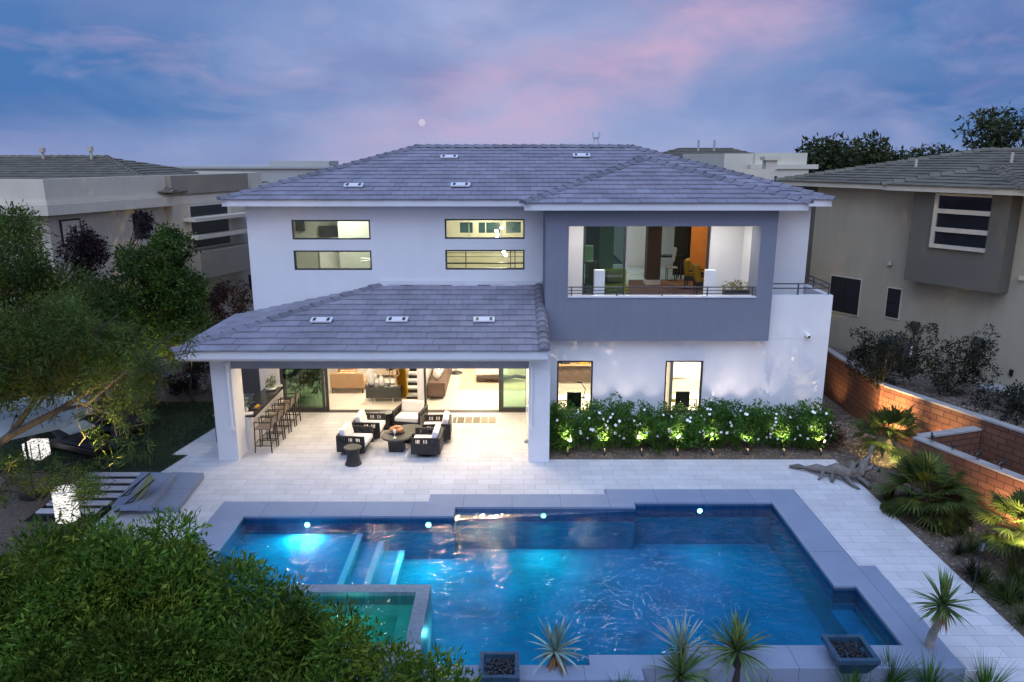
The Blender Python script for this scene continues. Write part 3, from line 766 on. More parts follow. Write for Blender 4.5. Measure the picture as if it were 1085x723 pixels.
roof('porch_roof', [[(px0, py0, PZE), (px1, py0, PZE), (px1, py1, pz1), (hx, py1, pz1)], [(px0, py1, PZE), (px0, py0, PZE), (hx, py1, pz1)]],
    [((px0, py0, PZE), (hx, py1, pz1)), ((px1 - .12, py0 - .02, PZE + .02), (px1 - .12, py1 - .1, pz1 + .02))],
    [(px0 + .03, px1 - .01, py0 + .02, py0 + .06, PZE - .24, PZE), (px0 + .03, px0 + .07, py0 + .064, py1, PZE - .24, PZE), (px1 - .05, px1 - .01, py0 + .064, 22.3, PZE - .24, PZE)],
    [])
MB().box(px0 + .08, px1 - .06, py0 + .07, YM - .006, CEIL, CEIL + .05).build('patio_ceiling', 'plaster', **HP)
MB().box(-7.84, .47, 20.26, 20.44, SHADE, CEIL - .003).build('shade_housing', M('grey shade box', (.26, .26, .28), .6), **HP)
MB().box(hx, px1 - .02, YM - .05, YM - .012, pz1 - .02, pz1 + .16).build('flashing', 'trim', **HP)
# roof vents lying among the tiles
def vent(parent, x, y, zfun, slope, w=.62):
    b = MB(); b.cbox(0, 0, .05, w, .30, .055); o = b.build('roof_vent', 'trim', parent, bevel=.01)
    o.location = Vector((x, y, zfun(x, y) + .035)) - OFF[parent]; o.rotation_euler = (math.atan(slope), 0, 0)
    [MB().cbox(sx * w * .32, -.02, .081, w * .13, .2, .012).build('opening', 'black', o) for sx in (-1, 1)]
main_z = lambda x, y: EZ + K * (y - y0); porch_z = lambda x, y: PZE + PK * (y - py0)
def onplane(u, v, zf):
    lo, hi = 15., 45.
    for _ in range(50):
        m = (lo + hi) / 2; p = PY(u, v, m)
        if p.z > zf(p.x, m): lo = m
        else: hi = m
    return PY(u, v, lo)
main_roof_o = main_roof
porch_o = [o for o in house.children if o.name.startswith('porch_roof')][0]
for u, v in ((375, 199), (488, 198.5), (476, 168.5), (616, 167)): p = onplane(u, v, main_z); vent(main_roof_o, p.x, p.y, main_z, K)
for u, v in ((341, 342), (421, 341.5), (513, 341.5)): p = onplane(u, v, porch_z); vent(porch_o, p.x, p.y, porch_z, PK)
p = PY(632, 155, 29.6)
c = MB(); c.tube([(p.x, 29.8, zr - .1), (p.x, 29.8, zr + .42)], .10, 12); c.tube([(p.x, 29.8, zr + .36), (p.x, 29.8, zr + .56)], .15, 12); c.build('flue', 'trim', main_roof_o, world=True)
# tall flue with a square cap standing behind the right hip, seen against the white house
p = PY(807, 200, 30.5)
# ---- windows
def window(h, y, pane='glass', fw=.05, depth=.1, mull=()):
    x0, x1, z0, z1 = h; f = MB(); g = .003
    f.box(x0 + g, x1 - g, y + .03, y + .03 + depth, z1 - fw, z1 - g); f.box(x0 + g, x1 - g, y + .03, y + .03 + depth, z0 + g, z0 + fw)
    f.box(x0 + g, x0 + fw, y + .03, y + .03 + depth, z0 + fw, z1 - fw); f.box(x1 - fw, x1 - g, y + .03, y + .03 + depth, z0 + fw, z1 - fw)
    for m in mull: f.box(m - .02, m + .02, y + .04, y + .11, z0 + fw, z1 - fw)
    o = f.build('window', 'frame', **HP)
    MB().box(x0 + fw, x1 - fw, y + .07, y + .078, z0 + fw, z1 - fw).build('pane', pane, o, world=True)
    return o
window(WIN_UP[0], YM, 'glass_olive'); window(WIN_UP[1], YM, 'glass_olive'); window(WIN_UP[2], YM, 'glass_olive'); window(WIN_UP[3], YM, 'glass_olive')
window(WIN_LO[0], YL); window(WIN_LO[1], YL)
def slider(x0, x1, z0, z1, y, pane, name='sliding_door', fw=.09):
    f = MB(); f.box(x0, x1, y, y + .06, z1 - fw, z1); f.box(x0, x1, y, y + .06, z0, z0 + fw * 1.4); f.box(x0, x0 + fw, y, y + .06, z0 + fw * 1.4, z1 - fw); f.box(x1 - fw, x1, y, y + .06, z0 + fw * 1.4, z1 - fw)
    o = f.build(name, 'frame', **HP); MB().box(x0 + fw, x1 - fw, y + .026, y + .034, z0 + fw * 1.4, z1 - fw).build('pane', pane, o, world=True); return o
slider(-7.83, -6.36, .02, PATIO_H - .01, YM + .05, 'glass_dark'); slider(-7.75, -6.25, .02, PATIO_H - .012, YM + .13, 'glass_dark')
slider(-.45, .55, .02, PATIO_H - .01, YM + .05, 'glass_mint'); slider(-.38, .553, .02, PATIO_H - .012, YM + .13, 'glass_mint')
MB().box(-7.84, .56, YM + .0, YM + .24, .002, .02).build('door_track', 'frame', **HP)
MB().box(-3.20, -2.98, YM + .02, YM + .23, .021, PATIO_H - .003).build('door_jamb', 'trim', **HP)
MB().box(-2.975, -2.91, YM + .04, YM + .2, .021, PATIO_H - .003).build('door_stile', 'frame', **HP)
# balcony doors: left pane dark green, right part open
slider(SLD[0] + .003, PY(662, 300, YM).x, FLZ + .003, SLD[3] - .003, YM + .06, 'glass_dark', fw=.06)
f = MB(); f.box(SLD[1] - .06, SLD[1] - .003, YM + .05, YM + .2, FLZ + .003, SLD[3] - .003); f.box(SLD[0] + .003, SLD[1] - .064, YM + .14, YM + .2, SLD[3] - .06, SLD[3] - .003); f.build('door_frame', 'frame', **HP)
# shade guides on the columns, camera, floor lamps
g = MB(); g.tube([(-7.93, 20.2, 2.86), (-7.93, 20.2, 1.0)], .045, 10); g.cbox(-7.93, 20.19, .98, .12, .08, .1); g.cbox(-7.95, 20.2, 2.88, .14, .08, .08); g.build('downspout', 'white_paint', **HP)
g = MB(); g.tube([(.55, 20.08, 2.86), (.55, 20.08, 1.05)], .03, 10); g.cbox(.55, 20.07, 1.02, .09, .07, .08); g.build('downspout', 'white_paint', **HP)
p = PY(854, 354, YL)
g = MB(); g.cbox(p.x, YL - .03, p.z, .12, .06, .12); g.ball((p.x + .03, YL - .11, p.z - .03), .075, 12); g.tube([(p.x, YL - .02, p.z), (p.x + .02, YL - .1, p.z - .01)], .035, 8); o = g.build('security_camera', 'ceramic', smooth=False, **HP)
MB().ball((p.x + .035, YL - .155, p.z - .055), .045, 10).build('lens', 'black', o, world=True)
p = PY(556.5, 432, 20.9); g = MB(); g.box(.40, .468, 20.7, 20.8, p.z - .05, p.z + .1); g.build('wall_outlet', 'white_paint', **HP)
g = MB(); g.box(.36, .468, 20.5, 20.62, .42, .5); g.build('wall_outlet', 'steel', **HP)
# ---- interior shells
MB().slab([(-8.24, YM + .24), (1.0, YM + .24), (1.0, 33), (-8.24, 33)], [], -.25, .0).build('living_floor', 'floor_tile', **HP)
w = MB(); w.box(-8.24, 1.0, 33, 33.1, 0, 3.0); w.box(1.0, 1.1, YM + .26, 33, 0, 3.0); w.build('interior_wall', 'plaster', **HP)
MB().box(-8.24, 9.29, YM + .26, 34.19, 3.0, 3.1).build('living_ceiling', 'plaster', **HP)
MB().box(-3.22, -3.06, YM + .26, 29.5, .001, 2.99).build('interior_wall', 'plaster', **HP)
w = MB(); w.box(1.11, 9.29, 27.0, 27.1, 0, 2.95); w.box(5.0, 5.1, YL + .26, 27.0, 0, 2.95); w.build('interior_wall', 'plaster', **HP)
MB().box(1.11, 9.29, YL + .26, 27, -.05, 0.).build('office_floor', 'floor_tile', **HP); MB().box(1.11, 9.57, YL + .21, YM - .002, 2.94, 2.985).build('office_ceiling', 'plaster', **HP)
MB().box(9.3, 9.575, YL + .26, YM, -.05, 2.93).build('interior_wall', 'plaster', **HP)
# upper left bedroom (olive light) and stair hall
w = MB(); w.box(-8.24, -3.3, 28.6, 28.7, 3.2, 6.95); w.build('interior_wall', 'plaster_olive', **HP)
MB().box(-3.3, -3.2, YM + .27, 30, 3.2, 6.95).build('interior_wall', 'plaster_olive', **HP)
MB().box(-8.24, 9.28, YM + .27, 34.18, 6.96, 7.0).build('upper_ceiling', 'plaster', **HP)
MB().box(-8.24, 1.19, YM + .27, 34.18, 3.11, 3.2).build('upper_floor', 'floor_tile', **HP)
w = MB(); hb_ = [hole(487, 501, 236, 247, 30), hole(507, 514, 236, 247, 30), hole(515, 530, 236, 247, 30), hole(536, 552, 235, 247, 30)]
w.xwall(-3.19, 1.18, 3.2, 6.95, 30, 30.1, hb_); w.box(1.08, 1.18, YM + .27, 29.99, 3.2, 6.95); w.build('interior_wall', 'plaster_warm', **HP)
MB().box(PY(359, 260, 27.2).x, -3.304, 27.2, 27.3, 3.201, 6.95).build('interior_wall', 'plaster_olive', **HP)
MB().box(-8.1, PY(322, 240, 28.5).x, 28.45, 28.595, 5.75, 6.5).build('cabinet', 'charcoal', **HP)
d = MB()
for h in hb_: d.box(h[0], h[1], 30.05, 30.06, h[2], h[3])
d.build('dark_window', M('teal night glass', (.02, .06, .075), .2, .3, 2), **HP)
# upper right family room behind the balcony
MB().box(1.19, 9.28, YM + .26, 34.18, FLZ - .3, FLZ).build('upper_floor', M('teal stone floor', (.40, .46, .44), .3, .08, 1), **HP)
w = MB(); w.box(1.19, 1.29, YM + .27, 33.9, FLZ + .001, 6.9); w.build('interior_wall', 'plaster_olive', **HP)
bp = PY(684.5, 300, 29.0); w = MB(); w.box(bp.x, PY(699, 300, 29.0).x, 28.99, 29.5, FLZ + .002, 6.9); pl = w.build('pillar', 'brown_wall', **HP)
MB().box(bp.x - .02, PY(699, 300, 29.0).x + .02, 28.96, 29.52, FLZ + .003, FLZ + .2).build('skirting', 'white_paint', pl, world=True)
w = MB(); w.box(PY(700, 300, 31.5).x + .5, PY(729.5, 300, 31.5).x, 31.5, 31.6, FLZ + .002, 6.9); w.build('interior_wall', 'dark_wall', **HP)
w = MB(); w.box(PY(730, 300, 30.5).x, 8.9, 30.5, 30.6, FLZ + .002, 6.9); w.build('interior_wall', 'orange_wall', **HP)
w = MB(); w.box(PY(620, 300, 29).x, PY(634, 300, 29).x, 29, 29.1, FLZ + .002, 6.9); w.build('interior_wall', 'dark_wall', **HP)
w = MB(); w.box(PY(634, 300, 29.2).x, PY(649, 300, 29.2).x, 29.2, 29.3, FLZ + .002, 6.9); w.build('interior_wall', M('green grey plaster', (.13, .19, .13), .9), **HP)
# ceiling downlights (lamp discs + light)
dl = []
for x, y in ((-6.6, 21.6), (-4.4, 21.6), (-2.2, 21.6), (-.6, 21.4), (-6.6, 23.4), (-4.4, 23.4), (-2.2, 23.4), (-.6, 23.3)):
    b = MB(); b.tube([(x, y, CEIL - .015), (x, y, CEIL - .002)], .11, 14); b.build('ceiling_lamp', M_emit('can lamp', (1, .82, .58), 190) if 'can lamp' not in bpy.data.materials else bpy.data.materials['can lamp'], **HP); dl.append((x, y))
for x, y in dl: area('patio_can', (x, y, CEIL - .025), .12, (50 if x > -1.5 else 30 if x > -3 else 20), (1, .76, .48))
for x, y, pw in ((-6.5, 26, 80), (-4.6, 26.5, 95), (-4.6, 29, 90), (-1.6, 26, 120), (-.2, 27, 110), (-1.4, 29, 120), (-1.4, 31.5, 90)): area('living_can', (x, y, 2.98), .3, pw, WARMW)
for x, y, pw in ((2.6, 24.8, 300), (7.0, 24.8, 520)): area('office_can', (x, y, 2.9), .3, pw, WARMW)
for x in (2.3, 3.7, 5.1, 6.5): MB().box(x - .26, x + .26, 23.18, 23.42, 6.56, 6.578).build('ceiling_lamp', M_emit('balcony glint panel', (1, .95, .88), 62) if 'balcony glint panel' not in bpy.data.materials else bpy.data.materials['balcony glint panel'], **HP)  # added glowing panels, unseen from the camera, sized for glints on the pool
area('bedroom_lamp', (-5.8, 26.3, 6.94), .5, 120, (1, .97, .86)); area('hall_lamp', (-1.6, 25.6, 6.94), .4, 50, (1, .94, .78)); area('hall_lamp', (-1.0, 29, 6.94), .4, 90, (1, .92, .72))
area('family_lamp', (3.8, 32, 6.9), .4, 80, (.9, 1, .98)); area('family_lamp', (7.0, 29.0, 6.9), .4, 42, (1, .75, .5)); area('family_lamp', (3.4, 26.5, 6.9), .4, 20, (.9, 1, .9))

# ================================================================== PATIO FURNITURE
# bar counter with stools
bar = thing('bar_counter', 'white stucco bar counter with black stone top at the left of the patio', 'bar', (-7.9, 22.6, 0))
MB().box(-8.0, -7.74, 21.03, 24.38, .002, 1.02).build('base', 'stucco', bar, world=True)
MB().box(-8.15, -7.56, 21.03, 23.9, 1.022, 1.075).build('top', 'counter', bar, world=True, bevel=.008)
gr = thing('outdoor_grill', 'low outdoor kitchen cabinet with blue grey steel top behind the bar', 'grill', (-8.75, 22.6, 0))
MB().box(-9.0, -8.5, 21.6, 23.7, .002, .86).build('cabinet', 'charcoal', gr, world=True); MB().box(-9.02, -8.48, 21.58, 23.72, .862, .9).build('worktop', 'steel', gr, world=True)
MB().box(-8.95, -8.55, 22.1, 22.9, .902, 1.15).build('hood', 'steel', gr, world=True, bevel=.06)
def make_stool():
    r = thing('bar_stool', 'x', 'bar stool', (0, 0, 0), 0, 'bar stools along the counter')
    MB().cbox(0, 0, .74, .44, .46, .035).build('seat', 'sling', r, bevel=.008)
    b = MB()
    for s in (-1, 1): b.bar((.24, s * .20, .74), (.285, s * .20, 1.06), .028)
    b.bar((.285, -.215, 1.05), (.285, .215, 1.05), .028); b.build('back_frame', 'bronze', r)
    MB().cbox(.27, 0, .93, .012, .38, .22, ry=R(8)).build('backrest', 'sling', r)
    for x in (-.22, .22):
        for s in (-1, 1): MB().bar((x, s * .22, .74), (x * 1.12, s * .235, 0), .028).build('leg', 'bronze', r)
    for s in (-1, 1): MB().bar((-.22, s * .225, .94), (.25, s * .225, .94), .032, .025).bar((-.22, s * .225, .74), (-.22, s * .225, .94), .028).build('armrest', 'bronze', r)
    b = MB(); b.bar((-.235, -.225, .28), (-.235, .225, .28), .022); b.bar((.235, -.225, .28), (.235, .225, .28), .022)
    for s in (-1, 1): b.bar((-.235, s * .228, .22), (.235, s * .228, .22), .022)
    b.build('footrest', 'bronze', r); return r
st0 = make_stool()
for k in range(5):
    loc = (-7.30 + .02 * k, 21.02 + .58 * k, 0); rz = random.uniform(-.06, .06)
    lb = ('bronze bar stool nearest the pool, first along the black counter', 'second bronze bar stool from the pool along the black counter', 'middle bronze bar stool of the row along the black counter', 'fourth bronze bar stool from the pool along the black counter', 'bronze bar stool farthest back, beside the dark glass door')[k]
    if k == 0: st0.location = loc; st0['label'] = lb
    else: dup(st0, loc, rz, lb)
# things on the bar
pt = thing('potted_plant', 'small olive potted plant in a white bowl at the far end of the bar', 'potted plant', (-7.86, 23.55, 1.076))
MB().lathe([(.06, 0), (.16, .03), (.20, .09), (.17, .09), (.05, .06)], 16).build('pot', 'ceramic', pt, smooth=True)
np_quads('foliage', clumps_to_leaves([(0, 0, .27, .15), (.05, 0, .36, .12), (-.05, .03, .17, .10)], 420, .07, .03), 'leaf_yucca', pt)
fl = thing('flower_vase', 'small vase of grey green stems and white blooms on the near bar end', 'vase', (-7.92, 21.35, 1.076))
MB().lathe([(.04, 0), (.065, .05), (.06, .12), (.035, .15), (.045, .17)], 14).build('vase', 'ceramic', fl, smooth=True)
np_quads('stems', clumps_to_leaves([(0, 0, .30, .13), (.07, .1, .33, .09), (-.08, .02, .3, .09)], 300, .11, .025), 'leaf_blue', fl)
ft = thing('fruit_tray', 'tray of yellow lemons and napkin on the black bar top', 'tray', (-7.74, 21.75, 1.076))
MB().cbox(0, 0, .012, .2, .34, .02).build('tray', 'walnut', ft)
for k in range(4): MB().ball((random.uniform(-.06, .06), -.1 + .065 * k, .055), (.033, .042, .033), 8).build('lemon', 'yellow', ft, smooth=True)
nk = tag(MB().cbox(-7.78, 21.15, 1.1, .26, .2, .045, rz=.3).build('folded_towel', 'cushion', bevel=.015), 'white folded towel on the near corner of the bar', 'towel')

def make_chair():
    r = thing('swivel_chair', 'x', 'armchair', (0, 0, 0), 0, 'black wicker patio armchairs round the fire table')
    # faces -y; 0.92 wide, 0.86 deep
    MB().lathe([(.30, 0), (.33, .012), (.33, .04), (.27, .055), (.12, .09), (.10, .16)], 24).build('swivel_base', 'black', r)
    MB().box(-.42, .42, -.38, .40, .15, .28).build('seat_frame', 'wicker', r, bevel=.02)
    for s in (-1, 1):
        b = MB(); xa, xb = (s * .46, s * .405) if s < 0 else (s * .405, s * .46)
        b.box(xa, xb, -.42, .42, .13, .45); b.box(xa, xb, -.42, .42, .575, .63); b.box(xa, xb, -.42, -.36, .42, .575); b.box(xa, xb, .36, .42, .42, .575)
        for k in range(16): y = -.33 + .044 * k; b.box(xa + .015, xb - .015, y - (.014 if k % 5 else .05), y + (.014 if k % 5 else .05), .42, .575)
        b.build('side_panel', 'wicker', r, bevel=.006)
    MB().box(-.40, .40, .36, .43, .13, .63).build('back_panel', 'wicker', r, bevel=.01)
    MB().box(-.39, .39, -.43, .24, .285, .43).build('seat_cushion', 'cushion', r, bevel=.04)
    b = MB(); b.cbox(0, .25, .60, .74, .17, .40, rx=R(-14)); b.build('back_cushion', 'cushion', r, bevel=.06)
    return r
ch0 = make_chair()
CH = [((-4.63, 20.95, 0), R(84), 'black wicker armchair with white pillow, left of the fire table and nearest the pool'),
      ((-4.42, 22.10, 0), R(88), 'black wicker armchair with white pillow, left of the fire table and nearer the doors'),
      ((-2.48, 20.80, 0), R(-92), 'black wicker armchair on the right of the fire table, nearest the pool'),
      ((-2.30, 21.95, 0), R(-88), 'black wicker armchair on the right of the fire table, nearer the doors'),
      ((-3.27, 23.05, 0), R(-12), 'black wicker armchair with broad white cushions facing the pool, backed to the doors')]
for k, (l, rz, lb) in enumerate(CH):
    if k == 0: ch0.location = l; ch0.rotation_euler = (0, 0, rz); ch0['label'] = lb
    else: dup(ch0, l, rz, lb)
def drum(loc, lb):
    r = thing('side_table', lb, 'side table', loc, 0, 'black drum side tables on the patio')
    MB().lathe([(.235, 0), (.235, .02), (.20, .10), (.175, .24), (.19, .40), (.235, .49)], 24).build('base', 'wicker', r, smooth=False)
    MB().lathe([(.245, .492), (.25, .51), (.235, .525)], 24).build('top', 'black', r); return r
drum((-4.50, 19.98, 0), 'black drum side table standing in front of the left armchair, nearest the pool')
drum((-4.02, 22.95, 0), 'black drum side table between the back left armchair and the facing armchair')
tb = thing('fire_table', 'round dark stone coffee table on a square black base, between the armchairs', 'coffee table', (-3.42, 21.05, 0), 0, 'nesting round coffee tables')
MB().lathe([(.43, .40), (.45, .42), (.45, .46), (.43, .475)], 28).build('top', 'charcoal', tb); MB().frustum(0, 0, .0, .40, .21, .21, .23, .23).build('base', 'black', tb)
tb = thing('coffee_table', 'lower round dark stone coffee table tucked behind the taller one', 'coffee table', (-3.12, 21.78, 0), 0, 'nesting round coffee tables')
MB().lathe([(.43, .31), (.45, .33), (.45, .37), (.43, .385)], 28).build('top', 'charcoal', tb); MB().frustum(0, 0, .0, .31, .2, .2, .22, .22).build('base', 'black', tb)
wr = thing('wreath_tray', 'copper woven wreath on a round black tray on the coffee table', 'centrepiece', (-3.45, 21.22, .476))
MB().lathe([(.24, 0), (.26, .02), (.26, .04), (.24, .045)], 24).build('tray', 'black', wr); MB().ring((0, 0, .10), .145, .065, 26, 8).build('wreath', 'copper', wr)
gl = tag(MB().lathe([(.05, 0), (.05, .008), (.008, .012), (.008, .12), (.03, .15), (.04, .2), (.03, .26)], 12, (-3.43, 20.78, .476)).build('wine_glass', 'ceramic'), 'pale wine glass on the front edge of the round table', 'glass')
mt_ = M_brick('striped mat', (.36, .30, .23), (.10, .10, .07), (.60, .56, .48), .26, 5., .02, .95, bump=.1, var=.2, offs=0)
a = PZ(478, 451); c_ = PZ(521, 440)
tag(MB().slab([(-1.95, 23.35), (-.52, 23.35), (-.52, 23.9), (-1.95, 23.9)], [], .003, .012).build('door_mat', mt_), 'beige and olive striped mat on the pavers before the open doors', 'mat')

# ================================================================== LIVING ROOM SEEN THROUGH THE DOORS
so1 = thing('loveseat', 'tan upholstered loveseat seen from behind in the living room', 'sofa', (-6.05, 26.9, 0))
MB().box(-.62, .62, -.42, -.27, .2, .80).build('backrest', 'tan', so1, bevel=.05); MB().box(-.62, .62, -.26, .42, .2, .44).build('seat', 'tan', so1, bevel=.05)
MB().cbox(-.02, -.1, .87, .7, .2, .34, rx=.2).build('cushion', M('peach cushion', (.62, .34, .19), .85, .08, 6, .2), so1, bevel=.06); MB().cbox(.04, -.2, .74, .6, .15, .2).build('cushion', 'tan', so1, bevel=.05)
for x in (-.55, .55):
    for y in (-.35, .35): MB().bar((x, y, .2), (x, y, 0), .05).build('leg', 'walnut', so1)
so2 = thing('sofa', 'long beige sofa facing out at the back of the living room', 'sofa', (-4.2, 28.9, 0))
MB().box(-1.1, 1.1, -.45, .45, .12, .44).build('seat', 'beige', so2, bevel=.06); MB().box(-1.1, 1.1, .25, .45, .44, .85).build('backrest', 'beige', so2, bevel=.06)
MB().box(1.0, 1.2, -.45, .45, .12, .62).build('arm', M('grey beige arm', (.30, .25, .18), .9, .1, 6), so2, bevel=.05)
MB().box(-1.0, .95, .02, .24, .44, .80).build('throw', 'lime', so2, bevel=.05)
ctb = thing('console_table', 'charcoal slatted low chest with white legs behind the loveseat', 'console table', (-4.55, 25.75, 0))
MB().box(-.62, .62, -.28, .28, .16, .56).build('body', 'charcoal', ctb, bevel=.01)
for x in (-.33, .33):
    for y in (-.2, .2): MB().bar((x, y, .16), (x, y, 0), .04).build('leg', 'ceramic', ctb)
def vase(x, y, z, h, r, lb, m='ceramic'):
    o = MB().lathe([(r * .45, 0), (r * .8, h * .12), (r, h * .38), (r * .85, h * .62), (r * .4, h * .85), (r * .2, h * .93), (r * .28, h)], 16, (x, y, z)).build('vase', m, smooth=True)
    return tag(o, lb, 'vase', 'white vases on the console table')
vase(-5.0, 25.7, .562, .74, .17, 'tall white mottled vase on the charcoal chest in the living room'); vase(-4.63, 25.62, .562, .42, .12, 'short white bottle vase on the charcoal chest')
la = thing('sculpture', 'tan ring sculpture on a white foot, at the right of the charcoal chest', 'sculpture', (-4.12, 25.7, .562))
MB().lathe([(.09, 0), (.05, .03), (.025, .3), (.02, .34)], 12).build('stem', M('tan resin', (.50, .38, .26), .6), la)
b = MB(); n = 20
for k in range(n): t0 = 2 * math.pi * k / n; t1 = 2 * math.pi * (k + 1) / n; b.tube([(.12 * math.cos(t0), 0, .47 + .14 * math.sin(t0)), (.12 * math.cos(t1), 0, .47 + .14 * math.sin(t1))], .03, 6)
b.build('ring', 'tan', la)
cl_ = thing('candlestick', 'thin black candlestick with dark foliage on the charcoal chest', 'candlestick', (-4.33, 25.7, .562))
MB().lathe([(.11, 0), (.11, .02), (.012, .03), (.012, .62)], 12).build('stem', 'black', cl_); np_quads('foliage', clumps_to_leaves([(0, 0, .70, .14), (.1, 0, .66, .1)], 500, .08, .03), 'leaf_grey', cl_)
# open stair with white treads
sr = thing('staircase', 'open staircase with white treads and black gaps inside the doors', 'stairs', (-3.5, 25.9, 0))
for k in range(9): MB().box(-.30, .26, -.1 + .27 * k, .21 + .27 * k, .10 + .19 * k, .17 + .19 * k).build('tread', 'white_paint', sr)
b = MB()
for k in range(9): b.box(-.29, .25, .17 + .27 * k, .20 + .27 * k, .175 + .19 * k, .285 + .19 * k)
b.box(-.29, .25, .0, .16, .001, .098); b.build('dark_gap', 'black', sr)  # shade of the open gaps between treads, put in as black strips
ct = MB()
n = 14
for k in range(n):
    xa, xb = -4.06 + .32 * k / n, -4.06 + .32 * (k + 1) / n; ya, yb = 25.7 + .05 * (k % 2), 26.0 + .05 * ((k + 1) % 2)
    ct.poly([(xa, ya, .06 + .04 * k / n), (xb, yb, .06), (xb - .12, yb + .1, 2.9), (xa - .12, ya + .1, 2.9)])
tag(ct.build('curtain', 'yellow'), 'bright yellow cloth hanging beside the white stair treads', 'curtain')
# right bay
cb = thing('sideboard', 'long dark walnut sideboard standing along the wall of the right bay', 'sideboard', (-2.62, 27.4, 0))
MB().box(-.38, .22, -1.6, 1.7, .12, .62).build('body', 'walnut', cb, bevel=.01); MB().box(-.30, .14, -1.5, 1.6, .0, .118).build('plinth', 'black', cb)
for k, (y, h) in enumerate(((26.3, .48), (26.7, .62), (27.3, .5))):
    tag(MB().lathe([(.08, 0), (.15, h * .3), (.13, h * .7), (.06, h)], 14, (-2.72 + .05 * k, y, .622)).build('vase', 'ceramic', smooth=True), ('short white jar nearest the doors on the walnut sideboard', 'tallest white jar in the middle of the walnut sideboard', 'white jar farthest back on the walnut sideboard')[k], 'vase', 'white jars on the sideboard')
lp = thing('floor_lamp', 'floor lamp with round black foot beyond the walnut sideboard', 'lamp', (-2.25, 29.2, 0))
MB().lathe([(.24, 0), (.25, .02), (.22, .04), (.02, .06)], 20).build('foot', 'black', lp); MB().tube([(0, 0, .05), (0, 0, 1.7)], .02, 8).build('pole', 'steel', lp); MB().lathe([(.16, 1.55), (.22, 1.6), (.2, 1.95)], 18).build('lamp_shade', 'ceramic', lp)
tag(MB().slab([(-2.0, 26.9), (.6, 26.9), (.6, 30.3), (-2.0, 30.3)], [], .003, .014).build('area_rug', 'rug_beige'), 'large beige area rug on the cream tile of the right bay', 'rug')
cf = thing('coffee_table', 'low glass and driftwood coffee table on the beige rug', 'coffee table', (-.75, 28.4, .015))
MB().box(-.65, .6, -.55, .6, .30, .33).build('top', M('pale stone top', (.50, .46, .40), .3, .25, 4), cf, bevel=.01)
b = MB(); b.tube([(-.6, -.5, .15), (-.1, -.6, .2), (.4, -.5, .12)], .09, 8); b.tube([(.4, -.5, .1), (.9, -.35, .2), (1.25, -.2, .1)], .07, 7); b.tube([(-.5, .4, .15), (.5, .5, .15)], .08, 8); b.build('base', M('dark root wood', (.05, .035, .025), .8, .3, 8), cf)
tt = thing('houseplant', 'leafy green houseplant behind the dark glass door beside the bar', 'houseplant', (-7.3, 25.5, 0))
MB().lathe([(.17, 0), (.22, .3), (.2, .32)], 16).build('pot', 'ceramic', tt); np_quads('foliage', clumps_to_leaves([(random.uniform(-.4, .4), random.uniform(-.3, .3), random.uniform(.6, 2.1), .3) for _ in range(12)], 60, .24, .11), 'leaf_yucca', tt)
# offices behind the two ground floor windows
def desk_set(x, y, w_, lbd, lbc, shelf):
    d = thing('desk', lbd, 'desk', (x, y, 0))
    MB().box(-w_ / 2, w_ / 2, -.3, .3, .71, .75).build('top', 'white_paint', d, bevel=.006)
    for sx in (-1, 1):
        for sy in (-1, 1): MB().bar((sx * (w_ / 2 - .05), sy * .26, .71), (sx * (w_ / 2 - .02), sy * .26, 0), .035).build('leg', 'black', d)
    return d
p1 = (WIN_LO[0][0] + WIN_LO[0][1]) / 2; p2 = (WIN_LO[1][0] + WIN_LO[1][1]) / 2
desk_set(p1 + .1, 23.75, 1.3, 'white desk with black legs inside the left ground floor window', '', True)
desk_set(p2 + .1, 23.9, 1.5, 'white desk inside the right ground floor window', '', False)
def monitor(x, y, lb):
    r = thing('office_chair', lb, 'office chair', (x, y, 0)); MB().box(-.23, .23, -.25, -.2, .62, 1.16).build('backrest', 'screen', r, bevel=.03); MB().box(-.24, .24, -.22, .24, .46, .54).build('seat', 'screen', r, bevel=.03)
    MB().tube([(0, 0, .1), (0, 0, .46)], .03, 8).build('column', 'steel', r); b = MB()
    for k in range(5): t = 2 * math.pi * k / 5; b.bar((0, 0, .1), (.28 * math.cos(t), .28 * math.sin(t), .04), .04)
    b.build('base', 'steel', r)
monitor(p1 + .02, 23.28, 'black office chair inside the left ground floor window'); monitor(p2 + .1, 23.35, 'black office chair inside the right ground floor window')
sh = thing('wall_shelf', 'wooden wall shelf unit with boxes inside the left ground floor window', 'shelf', (p1 + .35, 26.7, 0))
MB().box(-1.0, 1.0, .0, .28, 1.0, 1.06).build('shelf_board', 'tan', sh); MB().box(-1.0, 1.0, .0, .28, 1.6, 1.66).build('shelf_board', 'tan', sh)
MB().box(-.9, .95, .24, .28, .3, 2.2).build('back_panel', 'walnut', sh); MB().box(-.5, -.2, .02, .22, 1.062, 1.4).build('box', 'black', sh); MB().box(.1, .5, .02, .22, 1.062, 1.25).build('box', 'mustard', sh); MB().box(-.8, -.6, .02, .2, 1.662, 1.95).build('box', 'dark_wall', sh)
tl = thing('desk_lamp', 'thin black angled desk lamp at the right of the left window', 'lamp', (p1 + .38, 23.7, .751))
MB().tube([(0, 0, 0), (.06, 0, .3), (-.1, 0, .55)], .015, 6).build('arm', 'black', tl); MB().lathe([(.07, 0), (.07, .02)], 12).build('foot', 'black', tl); MB().cbox(-.14, 0, .55, .14, .06, .05).build('lamp_head', 'black', tl)
bx = tag(MB().box(p2 - .05, p2 + .2, 24.6, 24.8, .3, .62).build('storage_crate', 'lime'), 'olive green crate under the desk in the right ground floor window', 'crate')
bd = tag(MB().box(p2 - .3, p2 + 1.1, 26.9, 26.98, .5, 1.9).build('whiteboard', 'white_paint', bevel=.01), 'white board on the rear wall behind the right ground floor window', 'board')
